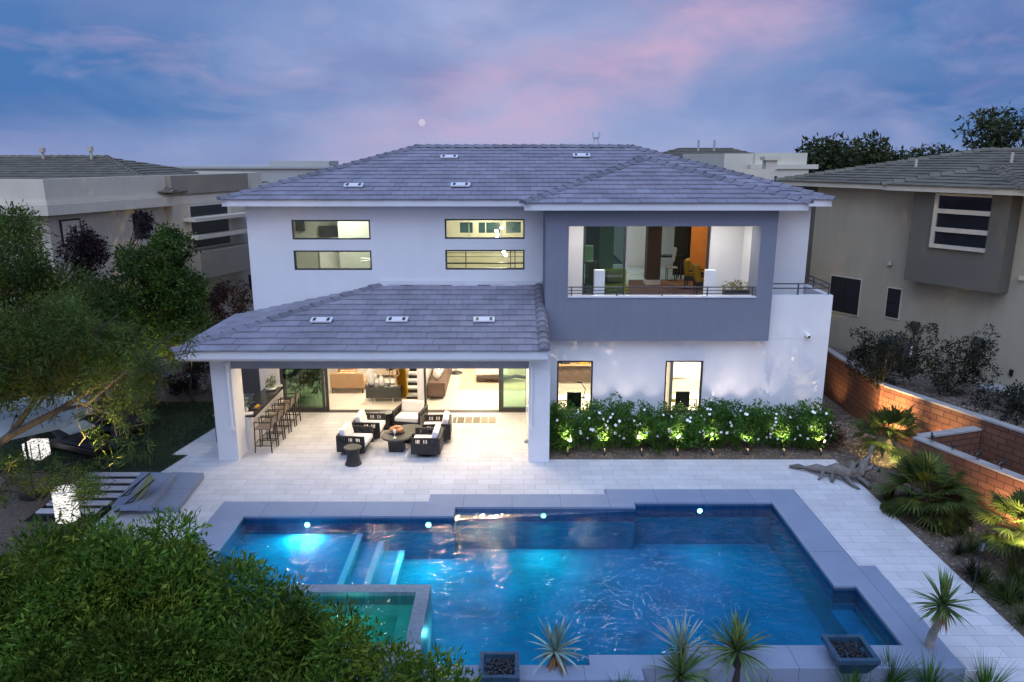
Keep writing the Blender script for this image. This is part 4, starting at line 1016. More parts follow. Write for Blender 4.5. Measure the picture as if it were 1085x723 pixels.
# bedroom and stair hall behind the upper windows
dr = thing('bedroom_door', 'tall white door standing ajar, behind the left upper windows', 'door', (PY(350, 275, 28.3).x, 28.45, 3.201))
MB().box(-.42, .32, -.04, 0.0, 0, 2.0).build('leaf', 'white_paint', dr, bevel=.01); MB().box(-.40, .30, -.045, -.005, 2.05, 2.75).build('transom', MT['frame'], dr)
fn = thing('ceiling_fan', 'white bladed ceiling fan behind the lower left upper window', 'fan', (PY(395, 270, 26).x + .15, 26.2, 5.0))
for k in range(5): MB().cbox(.42 * math.cos(k * 1.257 + 2.7), .42 * math.sin(k * 1.257 + 2.7), 0, .62, .13, .015, rz=k * 1.257 + 2.7).build('blade', 'white_paint', fn)
MB().tube([(0, 0, -.06), (0, 0, .08)], .1, 12).build('motor', 'white_paint', fn); MB().tube([(0, 0, .08), (0, 0, 1.95)], .02, 8).build('rod', 'white_paint', fn)
fn = thing('ceiling_fan', 'pale ceiling fan in the stair hall behind the right upper windows', 'fan', (PY(497, 272, 27).x, 27.2, 5.25))
for k in range(3): MB().cbox(.4 * math.cos(k * 2.1), .4 * math.sin(k * 2.1), 0, .7, .14, .015, rz=k * 2.1).build('blade', 'beige', fn)
MB().tube([(0, 0, -.06), (0, 0, .08)], .1, 12).build('motor', 'steel', fn); MB().tube([(0, 0, .08), (0, 0, 1.7)], .02, 8).build('rod', 'steel', fn)
pn = thing('pendant_lamp', 'glowing cluster of glass globes hanging behind the upper right window', 'pendant lamp', (PY(531, 243, 26.5).x, 26.5, 5.2))
gm = M_emit('pendant globe', (1, .92, .75), 110)
for k in range(9): MB().ball((random.uniform(-.14, .14) - .016 * (k - 4), random.uniform(-.1, .1), .12 * k - .1), .055, 10).build('globe', gm, pn, smooth=True)
MB().tube([(0, 0, -.1), (0, 0, 1.75)], .008, 6).build('rod', 'black', pn)
hr_ = thing('hall_railing', 'black horizontal bar railing across the stair hall window', 'railing', (-1.0, 25.3, 3.2))
zr_ = PY(515, 279, 25.3).z - 3.2
b = MB()
for z in (0, .22, .35, .48): b.bar((-1.3, 0, zr_ + z), (2.1, 0, zr_ + z), .05 if z == 0 else .018)
for x in (-.55, .95, 1.1): b.bar((x, 0, 0), (x, 0, zr_ + .6), .03)
b.build('bars', 'black', hr_)
# ---- balcony things
def pedestal(u, y, lb):
    p = PY(u, 290, y); h = PY(u, 286, y).z - FLZ
    return tag(MB().box(p.x - .16, p.x + .16, y - .12, y + .12, FLZ + .001, FLZ + h).build('pedestal_planter', 'white_paint', bevel=.012), lb, 'planter', 'white square pedestals on the balcony')
pedestal(635, 23.4, 'white square pedestal standing before the green glass at the left of the balcony'); pedestal(752.5, 23.6, 'white square pedestal at the right edge of the open balcony door')
bpn = thing('balcony_planter', 'low black planter of yellow green foliage at the right of the balcony', 'planter', (PY(780, 310, 23.2).x, 23.2, FLZ))
MB().box(-.4, .4, -.15, .15, .001, .82).build('pot', 'black', bpn, bevel=.01); np_quads('foliage', clumps_to_leaves([(-.25, 0, .9, .16), (0, 0, .93, .17), (.25, 0, .9, .16)], 320, .10, .035), 'leaf_lime', bpn)
gc = thing('armchair', 'lime green armchair with patterned cushion behind the left balcony glass', 'armchair', (PY(652, 300, 26.3).x, 26.5, FLZ))
MB().box(-.45, .45, -.45, .40, .2, .45).build('seat', 'lime', gc, bevel=.06); MB().box(-.45, .45, .25, .45, .45, .95).build('backrest', 'lime', gc, bevel=.06); MB().cbox(-.05, .12, .68, .5, .16, .42, rx=-.35, rz=.1).build('cushion', 'sling', gc, bevel=.06)
for x in (-.4, .4): MB().bar((x, -.38, .2), (x, -.38, 0), .05).build('leg', 'black', gc)
fl_ = thing('floor_lamp', 'green shaded lamp on a table behind the left balcony glass', 'lamp', (PY(623, 300, 26.0).x, 26.2, FLZ))
MB().box(-.17, .17, -.17, .17, 1.3, 1.85).build('lamp_shade', M('pale green shade', (.35, .45, .28), .8), fl_); MB().tube([(0, 0, .5), (0, 0, 1.3)], .03, 8).build('stem', 'black', fl_); MB().box(-.22, .22, -.2, .2, .0, .5).build('table', 'charcoal', fl_)
pr = PY(662, 316, 27.2); tag(MB().slab([(PY(672, 300, 26).x - .3, 25.4), (7.6, 25.4), (7.8, 30.2), (PY(672, 300, 30).x - .2, 30.2)], [], FLZ + .003, FLZ + .015).build('patterned_rug', 'rug_rust'), 'rust brown patterned rug on the family room floor behind the balcony', 'rug')
yc = None
for k, (u, y, rz, lb) in enumerate(((733, 28.3, 1.2, 'mustard yellow armchair on dark legs behind the open balcony door'), (743, 27.0, 1.5, 'second mustard armchair with dark back, nearest the balcony wall'))):
    p = PY(u, 300, y); r = thing('armchair', lb, 'armchair', (p.x + .1, y, FLZ), rz, 'mustard armchairs in the family room')
    MB().box(-.38, .38, -.38, .35, .32, .5).build('seat', 'dark_wall', r, bevel=.04); MB().cbox(0, .28, .78, .74, .2, .62, rx=-.15).build('backrest', 'mustard', r, bevel=.08); MB().cbox(0, -.05, .56, .62, .5, .14).build('cushion', 'mustard', r, bevel=.05)
    for x in (-.33, .33):
        for yy in (-.32, .3): MB().bar((x, yy, .32), (x, yy, 0), .045).build('leg', 'black', r)
        MB().bar((x, -.34, .66), (x, .3, .7), .05).bar((x, -.34, .32), (x, -.34, .66), .04).build('arm', 'black', r)
ds = thing('writing_desk', 'dark table beyond the brown pillar in the family room', 'table', (PY(705, 280, 30.6).x, 30.6, FLZ))
MB().box(-.6, .7, -.3, .3, .9, .95).build('top', 'black', ds)
for x in (-.5, .6):
    for y in (-.25, .25): MB().bar((x, y, .9), (x, y, 0), .05).build('leg', 'black', ds)
wc = thing('dining_chair', 'grey backed chair at the dark table beyond the brown pillar', 'chair', (PY(712, 280, 30).x, 30.1, FLZ))
MB().cbox(.1, 0, 1.05, .05, .42, .55, ry=.15).build('backrest', 'far_pale', wc, bevel=.02); MB().box(-.2, .22, -.2, .2, .5, .56).build('seat', 'far_pale', wc, bevel=.02)
for x in (-.17, .19):
    for y in (-.17, .17): MB().bar((x, y, .5), (x, y, 0), .03).build('leg', 'black', wc)

# ================================================================== NEIGHBOURING HOUSES
def offset_poly(poly, d):
    n = len(poly); out = []
    for i in range(n):
        p0, p1, p2 = (Vector(poly[(i + k) % n]) for k in (-1, 0, 1))
        e1 = (p1 - p0).normalized(); e2 = (p2 - p1).normalized(); n1 = Vector((e1.y, -e1.x)); n2 = Vector((e2.y, -e2.x))
        b = (n1 + n2); b = b / max(.2, b.dot(n1)); out.append(tuple(p1 + b * d))
    return out
# ---- left neighbour
LA = (-16.10, 26.44); LD = (.3270, .9450); Lrot = math.atan2(LD[1], LD[0])
ln = thing('neighbour_house', 'taupe stucco house with flat parapet and louvred corner window, behind the left trees', 'house', (LA[0], LA[1], 0), 0)
LP = dict(parent=ln, world=True)
foot = [LA, (LA[0] + LD[0] * 11.4, LA[1] + LD[1] * 11.4), (-24, 44), (-34, 44), (-34, 26.44)]
MB().slab(foot, [], -.4, 6.5).build('wall', 'taupe', **LP)
MB().slab(offset_poly(foot, .42), [], 6.502, 6.86).build('cornice', 'taupe_light', **LP)
MB().slab(offset_poly(foot, .34), [], 6.862, 6.95).build('cornice', 'taupe_light', **LP)
b = MB(); b.slab(offset_poly(foot, .22), [offset_poly(foot, -.1)[::-1]], 6.952, 7.72); b.build('parapet', 'taupe_light', **LP)
MB().slab(offset_poly(foot, -.11), [], 6.952, 7.1).build('flat_roof', 'tile_tan', **LP)
def local(root, o, rot, x=0, y=0, z=0):
    o.location = (x, y, z); o.rotation_euler = (0, 0, rot); return o
def lbox(name, mat, x0, x1, y0, y1, z0, z1, rot=Lrot, root=ln, bevel=0., parent=None):
    o = MB().box(x0, x1, y0, y1, z0, z1).build(name, mat, parent or root, bevel=bevel)
    if parent is None: o.rotation_euler = (0, 0, rot)
    return o
lbox('parapet', 'taupe_dark', 5.37, 10.2, -.50, -.225, 6.953, 7.70)
bump = lbox('bay', 'taupe', 5.45, 10.0, -.45, -.002, 3.0, 6.498)
lbox('bay', 'taupe_dark', 5.9, 9.55, -1.15, -.452, 3.42, 4.55)
for k, (zt, zb) in enumerate(((6.45, 5.98), (5.80, 5.22), (5.06, 4.66))):
    w = lbox('window', 'taupe_light', 6.2, 8.85, -.50, -.452, zb - .05, zt); MB().box(6.3, 8.6, -.512, -.502, zb, zt - .04).build('pane', 'dark_glass', w)
for z in (5.86, 5.12): lbox('louvre', 'taupe_light', 5.9, 9.6, -1.1, -.455, z - .05, z + .10)
for a, b_, zb, zt in ((.48, 1.21, 5.40, 6.24), (3.74, 4.42, 5.36, 6.22)):
    w = lbox('window', 'black', a - .06, b_ + .06, -.045, -.002, zb - .06, zt + .06); MB().box(a, b_, -.056, -.047, zb, zt).build('pane', 'dark_glass' if a > 3 else 'taupe_light', w)
w = lbox('window', 'black', 10.3, 11.0, -.05, -.002, 2.2, 3.3)
t, u, c = MB(), MB(), MB(); e = [(-30, 31), (-13.6, 31), (-13.6, 43), (-30, 43)]; ez = 7.05; rg = ((-24.2, 36.6, 8.42), (-19.1, 36.6, 8.42)); e3 = [(x, y, ez) for x, y in e]
for f in ([e3[0], e3[1], rg[1], rg[0]], [e3[1], e3[2], rg[1]], [e3[2], e3[3], rg[0], rg[1]], [e3[3], e3[0], rg[0]]): roof_face(t, u, f, .36, .40)
o = t.build('roof', 'tile_tan', **LP); u.build('underlay', 'tile_under', o, world=True); caps_for(o, [(e3[0], rg[0]), (e3[1], rg[1]), (rg[0], rg[1])], 'tile_tan', True)
for uu, h in ((46, .55), (97, .6)):
    p = PY(uu, 168, 36.2); b = MB(); b.tube([(p.x, 36.2, 8.2), (p.x, 36.2, 8.2 + h)], .06, 8); b.tube([(p.x, 36.2, 8.1 + h), (p.x, 36.2, 8.3 + h)], .13, 8); b.build('flue', 'taupe', o, world=True)
# ---- right neighbour
RA = (11.2, 29.8); RD = (.5071, -.8619); Rrot = math.atan2(RD[1], RD[0]); GZ = 1.45
rn = thing('neighbour_house', 'warm grey stucco house with dark projecting bay and tiled roof, beyond the brick wall', 'house', (RA[0], RA[1], GZ), Rrot)
def rbox(name, mat, x0, x1, y0, y1, z0, z1, bevel=0., parent=rn): return MB().box(x0, x1, y0, y1, z0 - GZ, z1 - GZ).build(name, mat, parent, bevel=bevel)
rbox('wall', 'grey_wall', .75, 16, 0, 12, .6, 7.42)
b = rbox('wall', 'grey_dark', -1.2, .746, 1.0, 12, .6, 7.42)
rbox('wall', 'grey_dark', .35, .746, .0, .99, 3.0, 7.42)
bay = rbox('bay', 'grey_dark', 4.98, 8.0, -.62, -.002, 4.43, 7.40)
wf_ = MB(); X0, X1 = 5.74, 7.47
for z0, z1 in ((7.27, 7.34), (6.72, 6.86), (6.14, 6.28), (5.62, 5.74)): wf_.box(X0, X1, -.70, -.622, z0 - GZ, z1 - GZ)
wf_.box(X0, X0 + .12, -.699, -.623, 5.742 - GZ, 7.268 - GZ)
wo = wf_.build('window', 'grey_light', rn); MB().box(X0 + .122, X1 - .02, -.64, -.623, 5.745 - GZ, 7.265 - GZ).build('pane', 'dark_glass', wo)
for a, b_, zb, zt, ms in ((1.77, 3.0, 2.80, 4.10, 1), (4.1, 4.58, 2.97, 3.98, 0)):
    w = rbox('window', 'grey_light', a - .05, b_ + .05, -.03, -.002, zb - .06, zt + .05); MB().box(a, b_, -.045, -.031, zb - GZ, zt - GZ).build('pane', 'dark_glass', w)
    q = MB(); q.box((a + b_) / 2 - .02, (a + b_) / 2 + .02, -.056, -.046, zb - GZ, zt - GZ) if ms else q.box(a, b_, -.056, -.046, (zb + zt) / 2 - GZ - .02, (zb + zt) / 2 - GZ + .02); q.build('mullion', 'black', w)
t, u, c = MB(), MB(), MB(); ez = 7.55 - GZ; k = .30
e3 = [(-.75, -.55, ez), (17, -.55, ez), (17, 9.45, ez), (-.75, 9.45, ez)]; hw = 5.0; rg = [(-.75 + hw, 4.45, ez + .225 * hw), (12, 4.45, ez + .225 * hw)]
for f in ([e3[0], e3[1], rg[1], rg[0]], [e3[1], e3[2], rg[1]], [e3[2], e3[3], rg[0], rg[1]], [e3[3], e3[0], rg[0]]): roof_face(t, u, f, .34, .38)
CR = [(e3[0], rg[0]), (rg[0], rg[1]), (e3[3], rg[0])]
bx0, bx1, by = 4.1, 8.6, -1.05; bm2 = (bx0 + bx1) / 2; hb = (bx1 - bx0) / 2; kb = .25; ap = (bm2, by + hb, ez + .01 + kb * hb); bk = (bm2, -.55 + hb + .6, ez + kb * hb)
for f in ([(bx0, by, ez + .01), (bx1, by, ez + .01), ap], [(bx1, by, ez + .01), (bx1, -.5, ez + .01), bk, ap], [(bx0, -.5, ez + .01), (bx0, by, ez + .01), ap, bk]): roof_face(t, u, f, .34, .38)
CR += [((bx0, by, ez + .01), ap), ((bx1, by, ez + .01), ap), (ap, bk)]
ro = t.build('roof', 'tile_tan', rn); u.build('underlay', 'tile_under', ro); caps_for(ro, CR, 'tile_tan', False)
f = MB(); f.box(-.74, 4.05, -.53, -.48, ez - .17, ez - .005); f.box(8.65, 17, -.53, -.48, ez - .17, ez - .005); f.box(bx0 + .02, bx1 - .02, by + .02, by + .07, ez - .17, ez); f.box(bx0 + .02, bx0 + .07, by + .074, -.5, ez - .17, ez); f.box(bx1 - .07, bx1 - .02, by + .074, -.5, ez - .17, ez)
f.build('fascia', 'grey_light', ro)
f = MB(); f.box(-.72, 16.9, -.475, -.003, ez - .15, ez - .12); f.box(bx0 + .08, bx1 - .08, by + .08, -.48, ez - .152, ez - .122); f.build('soffit', 'grey_wall', ro)
for s, y, h in ((6.2, 2.6, .35), (3.4, 1.8, .3)): q = MB(); q.tube([(s, y, ez + .225 * (y + .55) - .05), (s, y, ez + .225 * (y + .55) + h)], .05, 8); q.build('flue', 'grey_light', ro)
for s, z in ((4.06, 4.83), (8.35, 4.9)): q = MB(); q.box(s - .07, s + .07, -.10, -.002, z - GZ - .05, z - GZ + .07); q.build('wall_lamp', 'grey_light', rn)
# lower tiled roof glimpsed in the gap, with a lit wall lamp
lr = thing('annex_roof', 'low tiled roof with pale fascia glimpsed between the two houses', 'roof', (10.6, 31.6, 3.6))
t, u = MB(), MB(); roof_face(t, u, [(-2.2, 0, 0), (1.35, 0, 0), (1.35, 3.4, 1.0), (-2.2, 3.4, 1.0)], .34, .34); o = t.build('roof_tiles', 'tile_tan', lr); u.build('underlay', 'tile_under', lr); MB().box(-2.2, 1.35, .02, .07, -.2, -.006).build('fascia', 'grey_light', lr)
MB().box(-2.2, 1.3, 3.42, 3.6, -3.5, 4.3).build('wall', 'taupe_light', lr)
sc_ = thing('wall_sconce', 'glowing wall lamp on the pale wall in the gap between the houses', 'wall lamp', (PY(853, 240, 34.9).x, 34.9, PY(853, 236, 34.9).z))
MB().tube([(0, 0, -.18), (0, 0, .22)], .10, 10).build('lamp_shade', M_emit('sconce glow', (1, .72, .50), 4), sc_); MB().box(-.05, .05, .05, .12, -.1, .1).build('bracket', 'black', sc_)
spot('sconce_light', (sc_.location.x, 34.7, sc_.location.z), (sc_.location.x + .1, 35.0, sc_.location.z - 1.2), 130, (1, .62, .42), 120, .8)
# neighbour yard, gravel, equipment
flat('neighbour_yard', [(11.66, 22.45), (13.3, 18.45), (16.5, 10.6), (40, 10.6), (40, 70), (11.72, 70), (11.72, 30)], 1.40, 'gravel', th=1.4)
pebbles('neighbour_gravel', [(11.9, 22.6), (13.5, 18.6), (15.6, 13.5), (17.5, 18.0), (15.0, 23.3), (11.9, 28.4)], 3200, 1.398, .06, 'pebble')
acu = thing('air_conditioner', 'dark air conditioning unit against the grey neighbour wall', 'air conditioner', (*((PW(962, 372, RA, RD)[0] * RD[0] + RA[0] - .55), (PW(962, 372, RA, RD)[0] * RD[1] + RA[1] - .33)), GZ), Rrot)
MB().box(-.5, .5, -.4, .4, 0, .95).build('cabinet', 'ac', acu, bevel=.03)
q = MB()
for z in range(9): q.box(-.46, .46, -.412, -.402, .1 + z * .09, .13 + z * .09)
q.build('grille', 'black', acu); MB().ring((0, 0, .96), .3, .02, 20, 6).build('fan_guard', 'black', acu); MB().box(.503, .51, -.1, .05, .45, .8).build('rating_plate', 'white_paint', acu)
for i, (uu, vv, lb) in enumerate(((971, 345, 'small grey meter box on a conduit above the air conditioning unit'), (1038, 362, 'small grey meter box on a conduit at the right of the dark shrubs'))):
    s, z = PW(uu, vv, RA, RD); r = thing('meter_box', lb, 'meter box', (RA[0] + RD[0] * s - .862 * .07, RA[1] + RD[1] * s - .507 * .07, z), Rrot, 'meter boxes on the grey wall')
    MB().box(-.13, .13, -.07, .06, -.12, .14).build('box', 'ac', r, bevel=.01); MB().tube([(0, .02, -.12), (0, .02, GZ - z)], .03, 6).build('conduit', 'ac', r)
s, z = PW(1072, 395, RA, RD); r = tag(MB().box(-.05, .05, -.06, -.002, -.1, .1).build('hose_bib_box', 'black', loc=(RA[0] + RD[0] * s, RA[1] + RD[1] * s, z)), 'small black outlet box low on the grey wall at the right edge', 'outlet'); r.rotation_euler = (0, 0, Rrot)
s, z = PW(1068, 412, RA, RD); r = tag(MB().box(-.5, .9, -.75, -.06, 0, .1).build('equipment_pad', 'concrete', loc=(RA[0] + RD[0] * s, RA[1] + RD[1] * s, GZ - .03)), 'pale concrete pad on the gravel below the grey wall', 'pad'); r.rotation_euler = (0, 0, Rrot)
# ---- far houses
fh = thing('far_house', 'white flat roofed house with tall square capped flue, behind the right end of the roof', 'house', (15, 46, 0))
b = MB(); b.box(12.3, 16.9, 45, 56, 0, 8.62); b.build('wall', 'far_white', fh, world=True)
MB().box(13.7, 17.6, 44.5, 44.996, 7.75, 8.0).build('cornice', 'far_white', fh, world=True)
MB().box(13.9, 17.1, 44.6, 44.994, 5, 7.745).build('wall', 'far_white', fh, world=True); MB().box(14.0, 17.0, 44.75, 44.998, 8.003, 8.65).build('parapet', 'far_white', fh, world=True)
for a, b_ in ((14.5, 15.3), (15.8, 16.2)): MB().box(a, b_, 44.57, 44.597, 6.4, 7.35).build('window', 'dark_glass', fh, world=True)
p = PY(816, 170, 42); q = MB(); q.tube([(p.x, 42, 3), (p.x, 42, 7.9)], .17, 12); q.build('flue', 'far_pale', fh, world=True)
q = MB(); q.box(p.x - .42, p.x + .42, 41.6, 42.4, 8.25, 8.45); q.box(p.x - .30, p.x + .30, 41.7, 42.3, 7.75, 8.248)
q.build('flue_cap', 'taupe_light', fh, world=True)
fr_ = thing('far_house', 'distant brown tiled roof seen just above the right end of the ridge', 'house', (16, 66, 0))
t, u = MB(), MB(); e3 = [(8, 58, 7.3), (24, 58, 7.3), (24, 74, 7.3), (8, 74, 7.3)]; rg = [(14.0, 65, 9.1), (18.2, 65, 9.1)]
for f in ([e3[0], e3[1], rg[1], rg[0]], [e3[1], e3[2], rg[1]], [e3[3], e3[0], rg[0]]): roof_face(t, u, f, .6, .5, .06)
t.build('roof', 'tile_tan', fr_, world=True); u.build('underlay', 'tile_under', fr_, world=True); MB().box(9, 23.5, 58.6, 73, 0, 7.25).build('wall', 'taupe', fr_, world=True)
for x in (15.3, 16.6): MB().tube([(x, 64, 8.4), (x, 64, 9.75)], .09, 8).build('flue', 'far_pale', fr_, world=True)
MB().box(15.2, 17.2, 57.0, 58.5, 6.5, 8.4).build('wall', 'taupe', fr_, world=True)
fp = thing('far_house', 'far pale flat roofed building on the left horizon beside the roof', 'house', (-24, 74, 0))
MB().box(-31, -12, 70, 82, 0, 7.35).build('wall', 'far_pale', fp, world=True); MB().box(-31.2, -11.8, 69.8, 82.2, 7.353, 7.55).build('parapet', 'far_pale', fp, world=True)
MB().box(-22.5, -17, 72, 76, 7.553, 8.0).build('rooftop_unit', 'far_pale', fp, world=True)

# ================================================================== BRICK WALL AND RIGHT BED
def wall_seg(root, A, B, z0, z1, th, side, capw=.03):
    A, B = Vector(A), Vector(B); L = (B - A).length; rot = math.atan2(B.y - A.y, B.x - A.x)
    ya, yb = (0, th) if side > 0 else (-th, 0)
    o = MB().box(0, L, ya, yb, z0, z1 - .06).build('wall', 'brick', root); o.location = Vector((A.x, A.y, 0)) - Vector((root.location.x, root.location.y, 0)); o.rotation_euler = (0, 0, rot)
    MB().box(-.0, L, ya - capw, yb + capw, z1 - .058, z1).build('cap', 'brick_cap', o, bevel=.008)
bw = thing('brick_wall', 'long red block boundary wall with pale cap, bending beside the palms', 'wall', (11.52, 22.43, 0))
wall_seg(bw, (11.60, 31.5), (11.52, 22.55), -.1, 1.58, .2, 1); wall_seg(bw, (11.56, 22.43), (15.6, 12.55), -.1, 1.58, .2, 1); wall_seg(bw, (15.55, 12.6), (18, 6.6), -.1, 1.58, .2, 1)
iw = thing('brick_wall', 'lower red block planter wall lined with small black birds on its cap', 'wall', (10.59, 18.73, 0))
wall_seg(iw, (10.59, 18.73), (13.9, 10.65), -.1, 1.3, .2, 1); wall_seg(iw, (10.85, 18.74), (12.75, 19.35), -.1, 1.3, .2, 1)
# black bird figures on the planter wall
def make_bird():
    r = thing('bird_figure', 'x', 'bird figure', (0, 0, 0), 0, 'black bird figures on the planter wall')
    b = MB(); b.ball((0, 0, .17), (.10, .055, .06), 10); b.ball((.10, 0, .25), (.04, .032, .034), 8); b.tube([(.06, 0, .19), (.09, 0, .24)], [.035, .025], 6); b.tube([(.13, 0, .25), (.19, 0, .245)], [.014, .003], 6); b.tube([(-.07, 0, .18), (-.26, 0, .24)], [.03, .012], 6)
    b.build('body', 'black', r, smooth=True); q = MB()
    for s in (-.025, .025): q.tube([(0, s, .13), (.02, s, .0)], .008, 5); q.bar((.0, s, .006), (.06, s, .006), .01)
    q.build('legs', 'black', r); return r
bd0 = make_bird(); wd = (Vector((13.9, 10.65)) - Vector((10.59, 18.73))).normalized()
for k, s in enumerate((.45, 1.05, 1.7, 2.3, 3.0, 3.75, 4.4)):
    q = Vector((10.59, 18.73)) + wd * s + Vector((.10, .03)); rz = random.uniform(0, 6.28)
    lb = f"{ORD[k]} black metal bird on the planter wall cap, counting from the far corner"
    if k == 0: bd0.location = (q.x, q.y, 1.3); bd0['label'] = lb; bd0.rotation_euler = (0, 0, rz); bd0.scale = (.85,) * 3
    else: dup(bd0, (q.x, q.y, 1.3), rz, lb, random.uniform(.7, 1.0))

def blades(n, r, h0, spread=(.1, 1.3), w=.03, nseg=3, droop=.35, jit=.15):
    """rosette of long pointed blades, each a chain of quads -> (m,4,3)"""
    out = []
    for k in range(n):
        az = random.uniform(0, 6.283); el = R(90) - random.uniform(*spread); L = r * random.uniform(.7, 1.1)
        d = np.array([math.cos(az) * math.cos(el), math.sin(az) * math.cos(el), math.sin(el)]); s = np.array([-math.sin(az), math.cos(az), 0.])
        p = np.array([0, 0, h0]) + d * .03; ww = w * random.uniform(.8, 1.2)
        for q in range(nseg):
            t0, t1 = q / nseg, (q + 1) / nseg
            w0 = ww * (1 - t0 ** 2.2) * (.7 if q == 0 else 1); w1 = ww * (1 - t1 ** 2.2) + .001
            p2 = p + d * L / nseg; out.append(np.stack([p - s * w0 / 2, p + s * w0 / 2, p2 + s * w1 / 2, p2 - s * w1 / 2]))
            p = p2; d = d + np.array([0, 0, -droop / nseg * (1 + 1.2 * t1) * math.cos(el)]); d /= np.linalg.norm(d)
    return np.array(out)
def fronds(n, R_, h0, spread=(.15, 1.9)):
    """fan palm fronds: stalk plus a fan of pointed segments"""
    out = []
    for k in range(n):
        az = k * 2.399 + random.uniform(-.3, .3); th = random.uniform(*spread); el = R(90) - th
        d = np.array([math.cos(az) * math.cos(el), math.sin(az) * math.cos(el), math.sin(el)]); s = np.array([-math.sin(az), math.cos(az), 0.]); nrm = np.cross(d, s)
        o = np.array([0, 0, h0]); st = R_ * random.uniform(.40, .6); e = o + d * st + np.array([0, 0, -.06 * R_]); w = .022
        out.append(np.stack([o - s * w, o + s * w, e + s * w * .6, e - s * w * .6]))
        d2 = d + np.array([0, 0, -.25]); d2 /= np.linalg.norm(d2)
        for j in range(19):
            a = (j - 9) / 9 * R(95); L = R_ * .52 * (1 - .25 * abs(j - 9) / 9) * random.uniform(.9, 1.08)
            v = d2 * math.cos(a) + s * math.sin(a) + nrm * (-.10 * abs(math.sin(a))); v /= np.linalg.norm(v); sd = np.cross(v, nrm); sd /= np.linalg.norm(sd)
            m = e + v * L * .5; tip = e + v * L + np.array([0, 0, -.10 * L]); ww = L * .045
            out.append(np.stack([e, m + sd * ww, tip, m - sd * ww]))
    return np.array(out)
def fan_palm(loc, R_, h, n, lb):
    r = thing('fan_palm', lb, 'palm', loc, random.uniform(0, 6), 'fan palms along the brick wall')
    MB().tube([(0, 0, -.05), (.02, 0, h * .6), (0, 0, h)], [.13, .11, .09], 10).build('trunk', 'bark', r); np_quads('fronds', fronds(n, R_, h), 'leaf_palm', r); return r
fan_palm((10.85, 20.4, -.03), 1.2, .65, 34, 'fan palm lit from below beside the bend of the brick wall')
fan_palm((10.1, 16.95, -.03), 1.3, .5, 44, 'largest dark fan palm between the deck edge and the planter wall')
fan_palm((10.95, 14.75, -.03), 1.1, .7, 38, 'brightly uplit fan palm at the right edge of the photo')
fan_palm((11.75, 13.6, -.03), 1.0, .6, 30, 'fan palm partly cut by the right edge, behind the uplit one')
def tuft(loc, r, n, lb, mat='leaf_palm', w=.016, droop=.9, spread=(.05, 1.25), name='grass_tuft', cat='ornamental grass', grp='grass tufts in the right bed', h0=0.):
    o = thing(name, lb, cat, loc, 0, grp); np_quads('blades', blades(n, r, h0, spread, w, 3, droop), mat, o); return o
q = PZ(990, 562); tuft((q.x, q.y, -.03), .55, 70, 'spiky blue green agave at the deck edge below the largest dark palm', 'leaf_grey', .03, .2, (.1, 1.4), 'agave', 'agave', None)
TF = [(1022, 585, 'grass tuft at the deck edge between the agave and the stake lamp', .5), (1037, 618, 'grass tuft at the deck edge below the stake lamp', .5), (1066, 612, 'dark tuft of grass under the brightly uplit palm', .55), (1062, 640, 'dark grass tuft on the deck edge nearest the trunked yucca', .55), (1080, 662, 'dark grass tuft cut by the right edge of the photo', .6), (1005, 545, 'grass tuft behind the spiky agave', .45), (935, 530, 'low grass tuft beside the driftwood', .4)]
for u_, v_, lb, rr in TF: q = PZ(u_ + 6, v_); tuft((q.x, q.y, -.03), rr, 110, lb, 'leaf_palm')
for x_, y_ in scatter([(9.45, 9), (12.6, 9), (11.0, 14.0), (10.0, 18.3), (9.6, 18.6), (9.55, 14)], 62):
    tuft((x_, y_, -.03), random.uniform(.28, .55), 90, 'low dark grass tuft filling the gravel bed between the deck and the planter wall', random.choice(('leaf_palm', 'leaf_grey')), grp='low tufts filling the right bed')
# dark shrubs at the end of the hedge and by the neighbour
def shrub(loc, clumps, lb, mat, per=260, L=.07, W=.03, grp=None, cat='shrub', name='shrub', h=.5):
    r = thing(name, lb, cat, loc, 0, grp); b = MB(); limbs(b, (0, 0, 0), (0, 0, h), .035, [c[:3] for c in clumps[:8]], .06); b.build('stems', 'bark', r)
    np_quads('foliage', clumps_to_leaves(clumps, per, L, W, .1), mat, r); return r
shrub((9.45, 21.4, -.02), ellipsoid_clumps((0, 0, .5), (.45, .6, .4), 16, .22), 'dark plum shrub at the right end of the white flowered hedge', 'leaf_plum')
shrub((9.75, 23.0, -.02), ellipsoid_clumps((0, 0, .4), (.35, .5, .3), 10, .2), 'low dark shrub between the house corner and the brick wall', 'leaf_plum')
for u_, v_, rr, hh, lb in ((935, 392, 1.0, 1.0, 'dark bushy shrub left of the air conditioning unit behind the brick wall'), (1000, 402, 1.25, 1.25, 'taller spiky dark shrub right of the air conditioning unit behind the brick wall')):
    q = PZ(u_, v_ + 18, 1.4); cl = ellipsoid_clumps((0, 0, hh * .75), (rr, rr * .7, hh * .7), 40, .25) + [(random.uniform(-rr, rr), random.uniform(-.4, .4), hh * random.uniform(1.2, 1.75), .13) for _ in range(22)]
    shrub((q.x, q.y, 1.4), cl, lb, 'leaf_grey', 170, .09, .035, 'dark shrubs behind the brick wall', h=.8)
q = PZ(1075, 440, 1.4); shrub((q.x - .2, q.y, 1.4), ellipsoid_clumps((0, 0, .3), (1.3, .9, .35), 20, .3), 'low black green hedge on the gravel behind the right end of the brick wall', 'leaf_grey', 170, .09, .035)
